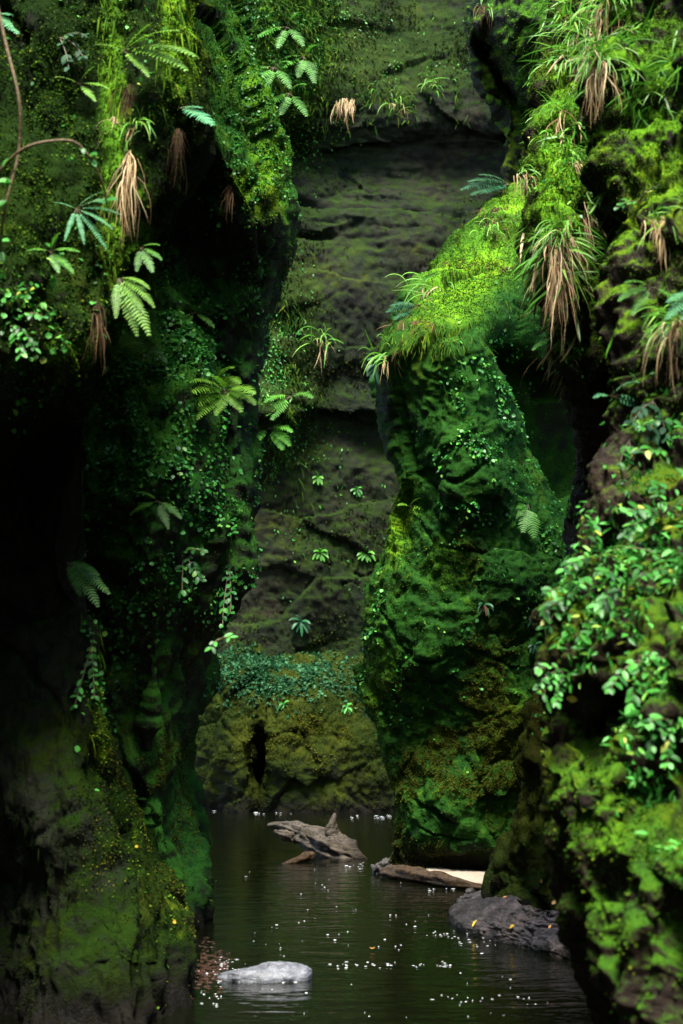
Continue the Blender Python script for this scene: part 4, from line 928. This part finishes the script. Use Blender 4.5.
# ------------------------------------------------------------------ stream bed things
def loft(label, name, cat, path, rad, mat, n=16, m=40, grain=0.18, base=None, group=None, seed=0.0, taper=None, ends=True):
    """log: path of world points, radius per point, bark grain running along it"""
    A = np.array([[tuple(p)] for p in path]); t = np.linspace(0, len(path) - 1, m); Q = cr(A, t)[:, 0]
    r = np.interp(t, np.arange(len(rad)), rad)
    T = unit(np.gradient(Q, axis=0)); a = unit(np.cross(T, np.array([0.1, 0.2, 1.0]))); b = np.cross(T, a)
    th = np.linspace(0, 2 * np.pi, n, endpoint=False)
    dirs = a[:, None] * np.cos(th)[None, :, None] + b[:, None] * np.sin(th)[None, :, None]
    s = np.linspace(0, 1, m)[:, None] * np.ones(n)[None]
    nz = pnoise(np.stack([np.cos(th)[None] * 2.2 + 0 * s, np.sin(th)[None] * 2.2 + 0 * s, s * 3 + seed], axis=2).reshape(-1, 3)).reshape(m, n)
    nz2 = pnoise(np.stack([np.cos(th)[None] * 5 + 0 * s, np.sin(th)[None] * 5 + 0 * s, s * 9 + seed], axis=2).reshape(-1, 3)).reshape(m, n)
    nz3 = np.abs(pnoise(np.stack([np.cos(th)[None] * 4 + 0 * s, np.sin(th)[None] * 4 + 0 * s, s * 2.2 + seed + 40], axis=2).reshape(-1, 3)).reshape(m, n))
    R_ = r[:, None] * (1 + grain * 1.6 * nz + grain * nz2 + grain * 1.5 * (nz3 - 0.2))
    V = Q[:, None] + dirs * R_[..., None]
    V = np.concatenate([Q[:1, None].repeat(n, 1) , V, Q[-1:, None].repeat(n, 1)], axis=0)
    k = m + 2; i = np.arange(k * n).reshape(k, n)
    f = np.stack([i[:-1], np.roll(i[:-1], -1, 1), np.roll(i[1:], -1, 1), i[1:]], axis=2).reshape(-1, 4)
    V = V.reshape(-1, 3); o0 = np.array(base if base is not None else Q[m // 2])
    return V - o0, f, o0
MW = plain('bleached_driftwood', (0.065, 0.052, 0.036), 0.7, 9, 0.9, 1.0, stretch=(1, 6, 6))
MWD = plain('wet_dark_log', (0.034, 0.021, 0.010), 0.55, 30, 0.8, 0.9, spec=0.15)
dT = D(858)
pt = lambda px, py, d: P(px, py, d)
V_, f_, o_ = loft('', '', '', [pt(268, 825, dT + .7), pt(284, 826, dT + .6), pt(302, 833, dT + .4), pt(320, 841, dT + .25), pt(336, 849, dT + .1), pt(350, 857, dT), pt(368, 864, dT - .05)],
                  [.015, .05, .085, .115, .125, .085, .03], None, n=40, m=120, grain=0.5)
trunk = empty('driftwood', tuple(o_)); tag(trunk, 'bleached driftwood trunk with an upright stub, half out of the stream', 'driftwood')
link('trunk', np_mesh('trunk', V_, [f_]), MW, trunk)
V_, f_, _o = loft('', '', '', [pt(334, 850, dT + .1), pt(333, 838, dT + .12), pt(332, 826, dT + .12), pt(335, 813, dT + .12)], [.11, .075, .05, .010], None, n=18, m=34, grain=0.3, base=o_, seed=4)
link('stub', np_mesh('stub', V_, [f_]), MW, trunk)
V_, f_, _o = loft('', '', '', [pt(306, 838, dT + .35), pt(293, 836, dT + .4), pt(282, 834, dT + .42), pt(274, 831, dT + .44)], [.06, .055, .035, .01], None, n=18, m=40, grain=0.45, base=o_, seed=6)
link('prong', np_mesh('prong', V_, [f_]), MW, trunk)
V_, f_, _o = loft('', '', '', [pt(308, 838, dT + .3), pt(306, 830, dT + .3), pt(307, 824, dT + .3)], [.07, .05, .01], None, n=16, m=24, grain=0.5, base=o_, seed=16)
link('knot', np_mesh('knot', V_, [f_]), MW, trunk)
V_, f_, o2 = loft('', '', '', [pt(282, 865, D(864)), pt(293, 862, D(863)), pt(305, 857, D(861)), pt(314, 855, D(860))], [.012, .028, .04, .03], None, n=14, m=30, grain=0.3, seed=9)
tag(link('branch', np_mesh('branch', V_, [f_]), MWD, loc=tuple(o2)), 'dark broken branch lying in the water in front of the driftwood', 'branch')
V_, f_, o3 = loft('', '', '', [pt(382, 872, D(877)), pt(402, 873, D(880)), pt(428, 877, D(884)), pt(455, 883, D(888)), pt(486, 889, D(891))], [.035, .06, .062, .045, .02], None, n=20, m=60, grain=0.3, seed=12)
tag(link('fallen_log', np_mesh('fallen_log', V_, [f_]), MWD, loc=tuple(o3)), 'dark wet log lying along the pale sand bar', 'log')

def boulder(name, label, px, py, wpx, hpx, depth, mat, seed, cat='stone', prof=None, n=56):
    """stone sitting in the stream: px, py is the middle of its waterline"""
    d = D(py); m = d / F; c = Vector(P(px, py, d)); a = wpx * m / 2; h = hpx * m * 1.15
    th = np.linspace(0, 2 * np.pi, n, endpoint=False); ph = np.linspace(0, 1, n // 2)
    T, H = np.meshgrid(th, ph)
    rr = np.sin(H * np.pi * 0.5 + 0.0) ** 0.55 if prof is None else prof(H, T)
    x = np.cos(T) * rr * a; y = np.sin(T) * rr * depth; z = np.cos(H * np.pi * 0.5) ** 0.75 * h * (1.0 + 0.25 * np.cos(T)) - (H > 0.98) * 0.25
    q = np.stack([x, y, z], 2).reshape(-1, 3)
    k = fbm(q / max(a, .05) * 2.6 + seed, 5, 0.6) * 0.28 * h + terrace(fbm(q / a * 1.7 + seed + 5, 3) * 3, 0.2) * 0.07 * h - 0.16 * h * np.exp(-(pnoise(q / a * 2.1 + seed + 9) / 0.06) ** 2)
    q = q + unit(q + np.array([0, 0, 1e-3])) * k[:, None]
    q[:, 2] += 0.0
    i = np.arange(len(q)).reshape(n // 2, n)
    f = np.stack([i[:-1], np.roll(i[:-1], -1, 1), np.roll(i[1:], -1, 1), i[1:]], axis=2).reshape(-1, 4)[:, ::-1]
    o = link(name, np_mesh(name, q, [f]), mat, loc=c)
    return tag(o, label, cat)
MST = plain('pale_grey_stone', (0.078, 0.084, 0.098), 0.45, 16, 0.55, 1.0, spec=0.5)
MSD = plain('dark_wet_stone', (0.03, 0.028, 0.025), 0.5, 22, 0.6, 0.9, spec=0.3)
boulder('stone', 'pale grey stone breaking the dark water near the left bank', 267, 978, 87, 10, 0.14, MST, 3.0)
boulder('stone', 'small dark stone at the end of the wet log', 382, 873, 20, 9, 0.09, MSD, 9.0)

# slab at the foot of the cone
MSL = rock_mat('bare_grey_slab', [(0.30, (0.018, 0.017, 0.016)), (0.46, (0.055, 0.050, 0.050)), (0.58, (0.105, 0.095, 0.095)), (0.70, (0.16, 0.12, 0.105))], MOSS_OLIVE, bias=-0.75, up=0.2, wet=0.3, wline=0.07, bump=1.0, tint=[((1.0, 0.8, 0.7), 5.0, 0.48, 0.6, 0.7), ((0.3, 0.3, 0.32), 17.0, 0.45, 0.56, 0.85), ((0.6, 0.75, 1.0), 27.0, 0.5, 0.62, 0.8)])  # the bluish tint paints sky sheen onto the wet stone
edge = [(470, 893), (452, 915), (458, 928), (480, 937), (515, 946), (552, 956), (580, 962), (610, 968), (640, 975), (680, 985)]
inn = [(500, 885), (490, 893), (495, 900), (510, 906), (535, 912), (565, 916), (592, 922), (618, 928), (645, 934), (680, 940)]
ea = [P(x, y, D(y)) for x, y in edge]; ia = [PZ(x, 0.22, D(y, 0.22)) for x, y in inn]
ring = lambda t, z, o=0.0: [('p', e[0] * (1 - t) + i[0] * t, e[1] * (1 - t) + i[1] * t, z) for e, i in zip(ea, ia)]
BASE['slab'] = (1.2, 8.8, 0)
rock('slab', 'rock_slab', [(0, ring(1.6, 0.24)), (0, ring(1.25, 0.20)), (0, ring(0.95, 0.155)), (0, ring(0.6, 0.11)), (0, ring(0.3, 0.075)), (0, ring(0.1, 0.055)), (0, ring(0.0, 0.04)), (0, ring(-0.02, -0.02)), (0, ring(0.06, -0.4))],
     240, 130, MSL, amp=(0.02, 0.014, 0.007), scl=(1.5, 5, 18), terr=0.014, tk=3, aniso=(1, 1, 3), moss=None, cush=0.0, seed=71)
tag(ROCKS['slab']['obj'], 'bare grey wet slab sloping into the stream under the cone foot', 'rock')

# sand bar
MSA = plain('pale_sand', (0.27, 0.225, 0.17), 0.8, 60, 0.2, 0.3)
sa = [P(x, y, D(y)) for x, y in [(424, 876), (436, 879), (455, 882), (480, 884), (505, 886)]]
sb = [P(x, y, D(y)) for x, y in [(428, 872), (440, 873), (458, 874), (480, 874), (510, 875)]]
sr = lambda t, z: [('p', a[0] * (1 - t) + b[0] * t, a[1] * (1 - t) + b[1] * t, z) for a, b in zip(sa, sb)]
BASE['sand'] = (1.0, 12.0, 0)
rock('sand', 'sand_bar', [(0, sr(1.3, 0.055)), (0, sr(0.9, 0.05)), (0, sr(0.5, 0.045)), (0, sr(0.15, 0.03)), (0, sr(0.0, -0.05))], 80, 24, MSA, amp=(0.006, 0.006, 0.003), terr=0, cush=0.0, scl=(2, 6, 20))
tag(ROCKS['sand']['obj'], kind='structure')

# fallen leaves
def fallen(label, px, py, Lpx, mat, only=None, z=None, name='fallen_leaf'):
    if z is not None:
        d = D(py, z); b = Vector(P(px, py, d)); nn = vec(0, 0, 1)
    else: b, nn, d = hit2(px, py, only)
    m = px2m(d); mb = MB(); a = R(0, 6.28)
    t = vec(math.cos(a), math.sin(a), 0); t = (t - nn * t.dot(nn)).normalized() if abs(nn.z) < 0.95 else t
    strip(mb, curve_pts(vec(0, 0, 0), t + nn * 0.25, Lpx * m * 1.3, 6, 0.3), Lpx * m * 0.42, nn, prof=OVAL, fold=0.3)
    return tag(mb.build(name, ML[mat], None, b + nn * 0.012), label, 'leaf', 'fallen leaves')
_v = ROCKS['slab']['V'][::2, ::2]; _h, _w = _v.shape[:2]; _i = np.arange(_h * _w).reshape(_h, _w)
_bv['slab'] = BVHTree.FromPolygons([tuple(p) for p in _v.reshape(-1, 3).tolist()], np.stack([_i[:-1, :-1], _i[1:, :-1], _i[1:, 1:], _i[:-1, 1:]], axis=2).reshape(-1, 4).tolist())
hit2 = hit
for lb, x, y, L, mt in [
    ('yellow leaf stuck low on the foot of the nearest left buttress', 174, 922, 5, 'yellow'),
    ('yellow leaf high on the foot of the nearest left buttress', 137, 847, 3.2, 'yellow'),
    ('golden leaf caught on the right foreground buttress over its hollow', 566, 697, 8, 'yellow'),
    ('small golden leaf on moss right of the hollow on the right', 607, 687, 5, 'yellow'),
    ('yellow leaf at the lower front edge of the grey slab', 474, 928, 6, 'yellow'),
    ('pale leaf in the middle of the grey slab', 511, 929, 4.5, 'yellow'),
    ('rusty leaf against the moss at the top of the grey slab', 543, 884, 4, 'rust'),
    ('tan leaf on the upper left of the grey slab', 508, 898, 4, 'rust'),
    ('tan leaf on the right part of the grey slab', 556, 901, 4, 'rust'),
    ('yellow leaf near the right end of the grey slab', 527, 905, 5, 'yellow'),
    ('rust coloured leaf low on the right part of the grey slab', 550, 930, 3.5, 'rust'),
    ('yellow flower like leaf in the grass of the leaning column', 555, 246, 5, 'yellow')]:
    fallen(lb, x, y, L, mt)
fallen('orange leaf floating on the dark water', 372, 950, 7, 'rust', z=0.004)

# foam flecks, bubbles and painted glints drifting on the water
def foam():
    V = []; Fc = []
    def disc(px, py, r, st=1.0):
        d = D(py); x, y, z = P(px, py, d); n = 7; o = len(V); r *= 1
        V.append((x, y, 0.003 + r * 0.12))
        a0 = R(0, 6)
        for k in range(n):
            a = a0 + 6.283 * k / n; rr = r * R(0.7, 1.2); V.append((x + math.cos(a) * rr * st, y + math.sin(a) * rr, 0.002))
        for k in range(n): Fc.append((o, o + 1 + k, o + 1 + (k + 1) % n))
    for i in range(150):
        py = 868 + 150 * random.random() ** 0.8; px = R(200, 470) if py < 940 else R(195, 560)
        if pnoise(np.array([[px / 45.0, py / 14.0, 0.3]]))[0] < -0.05 and random.random() < .8: continue
        disc(px, py, random.choice([.002, .002, .003, .004, .006]) * D(py) / 9, R(1, 1.8))
    for (x0, x1, y, n, j) in [(330, 398, 966, 16, 1.6), (412, 455, 966, 12, 1.6), (420, 470, 935, 16, 3), (430, 530, 1000, 16, 3), (205, 250, 807, 34, 2.0), (255, 300, 812, 16, 1.0), (350, 392, 817, 12, 1.0), (205, 240, 966, 30, 6), (218, 310, 982, 14, 1.0), (345, 364, 866, 12, 1.5), (415, 470, 889, 8, 1.0), (200, 225, 1000, 12, 5), (455, 500, 942, 12, 3)]:
        for i in range(n):
            disc(R(x0, x1), y + random.gauss(0, j), R(.0012, .003) * D(y) / 9, R(2, 6))
    me = bpy.data.meshes.new('foam'); me.from_pydata(V, [], Fc); me.update()
    tag(link('foam', me, plain('white_foam_and_glints', (0.75, 0.78, 0.8), 0.35, 40, 0.05, 0.0, spec=0.5)), 'white flecks of foam, bubbles and painted glints drifting on the dark stream', 'foam', kind='stuff')
foam()
def gravel():
    V = []; Fc = []
    for i in range(260):
        px = random.gauss(206, 12); py = random.gauss(966, 11)
        if py > 1000: continue
        x, y, z = P(px, py, D(py)); r = R(.008, .022); o = len(V)
        for a, b, c in [(1, 0, 0), (-1, 0, 0), (0, 1, 0), (0, -1, 0), (0, 0, 1), (0, 0, -1)]:
            V.append((x + a * r * R(.7, 1.3), y + b * r * R(.7, 1.3), c * r * R(.2, .5)))
        Fc += [tuple(o + k for k in f) for f in [(0, 2, 4), (2, 1, 4), (1, 3, 4), (3, 0, 4), (2, 0, 5), (1, 2, 5), (3, 1, 5), (0, 3, 5)]]
    me = bpy.data.meshes.new('gravel'); me.from_pydata(V, [], Fc); me.update()
    tag(link('gravel', me, plain('red_brown_gravel', (0.035, 0.017, 0.011), 0.25, 30, 0.7, 0.4, spec=0.6)), 'wet red brown gravel between the left bank and the pale stone', 'gravel', kind='stuff')
gravel()
tag(sheet('streambed', -9, 10, -12, 26, -0.7, plain('stream_mud', (0.05, 0.04, 0.025), 0.9, 3), 4), 'muddy stream bed', 'ground', kind='structure')

SUN_EL, SUN_AZ = math.radians(65), math.radians(178)   # azimuth clockwise from +y: high, a little behind the camera
w = bpy.data.worlds.new('World'); bpy.context.scene.world = w; w.use_nodes = True
nt = w.node_tree; bg = nt.nodes['Background']
sky = nt.nodes.new('ShaderNodeTexSky'); sky.sky_type = 'NISHITA'; sky.sun_disc = False
sky.sun_elevation = SUN_EL; sky.sun_rotation = SUN_AZ
nt.links.new(sky.outputs[0], bg.inputs[0]); bg.inputs[1].default_value = 0.06
sl = bpy.data.lights.new('sun', 'SUN'); sl.energy = 1.5; sl.angle = math.radians(18); sl.color = (1.0, 0.95, 0.86)
so = bpy.data.objects.new('sun', sl); C.objects.link(so)
dv = Vector((math.sin(SUN_AZ) * math.cos(SUN_EL), math.cos(SUN_AZ) * math.cos(SUN_EL), math.sin(SUN_EL)))
so.rotation_euler = dv.to_track_quat('Z', 'Y').to_euler(); so.location = (0, 0, 30)

cam = bpy.data.cameras.new('camera'); co = bpy.data.objects.new('camera', cam); C.objects.link(co)
co.location = (0, 0, HC); co.rotation_euler = (math.pi / 2 + TH, 0, 0)
cam.sensor_fit = 'VERTICAL'; cam.sensor_height = 36.0; cam.sensor_width = 24.0; cam.lens = F / 1024 * 36; cam.clip_end = 300; cam.clip_start = 0.05
cam.dof.use_dof = True; cam.dof.focus_distance = 11.5; cam.dof.aperture_fstop = 2.8
bpy.context.scene.camera = co
S = bpy.context.scene
S.view_settings.view_transform = 'Standard'; S.view_settings.look = 'None'; S.view_settings.exposure = 3.75; S.view_settings.gamma = 1
S.render.engine = 'CYCLES'
S.cycles.use_denoising = True
S.cycles.max_bounces = 6; S.cycles.diffuse_bounces = 3; S.cycles.glossy_bounces = 3; S.cycles.transmission_bounces = 2; S.cycles.transparent_max_bounces = 4
S.cycles.sample_clamp_indirect = 4.0
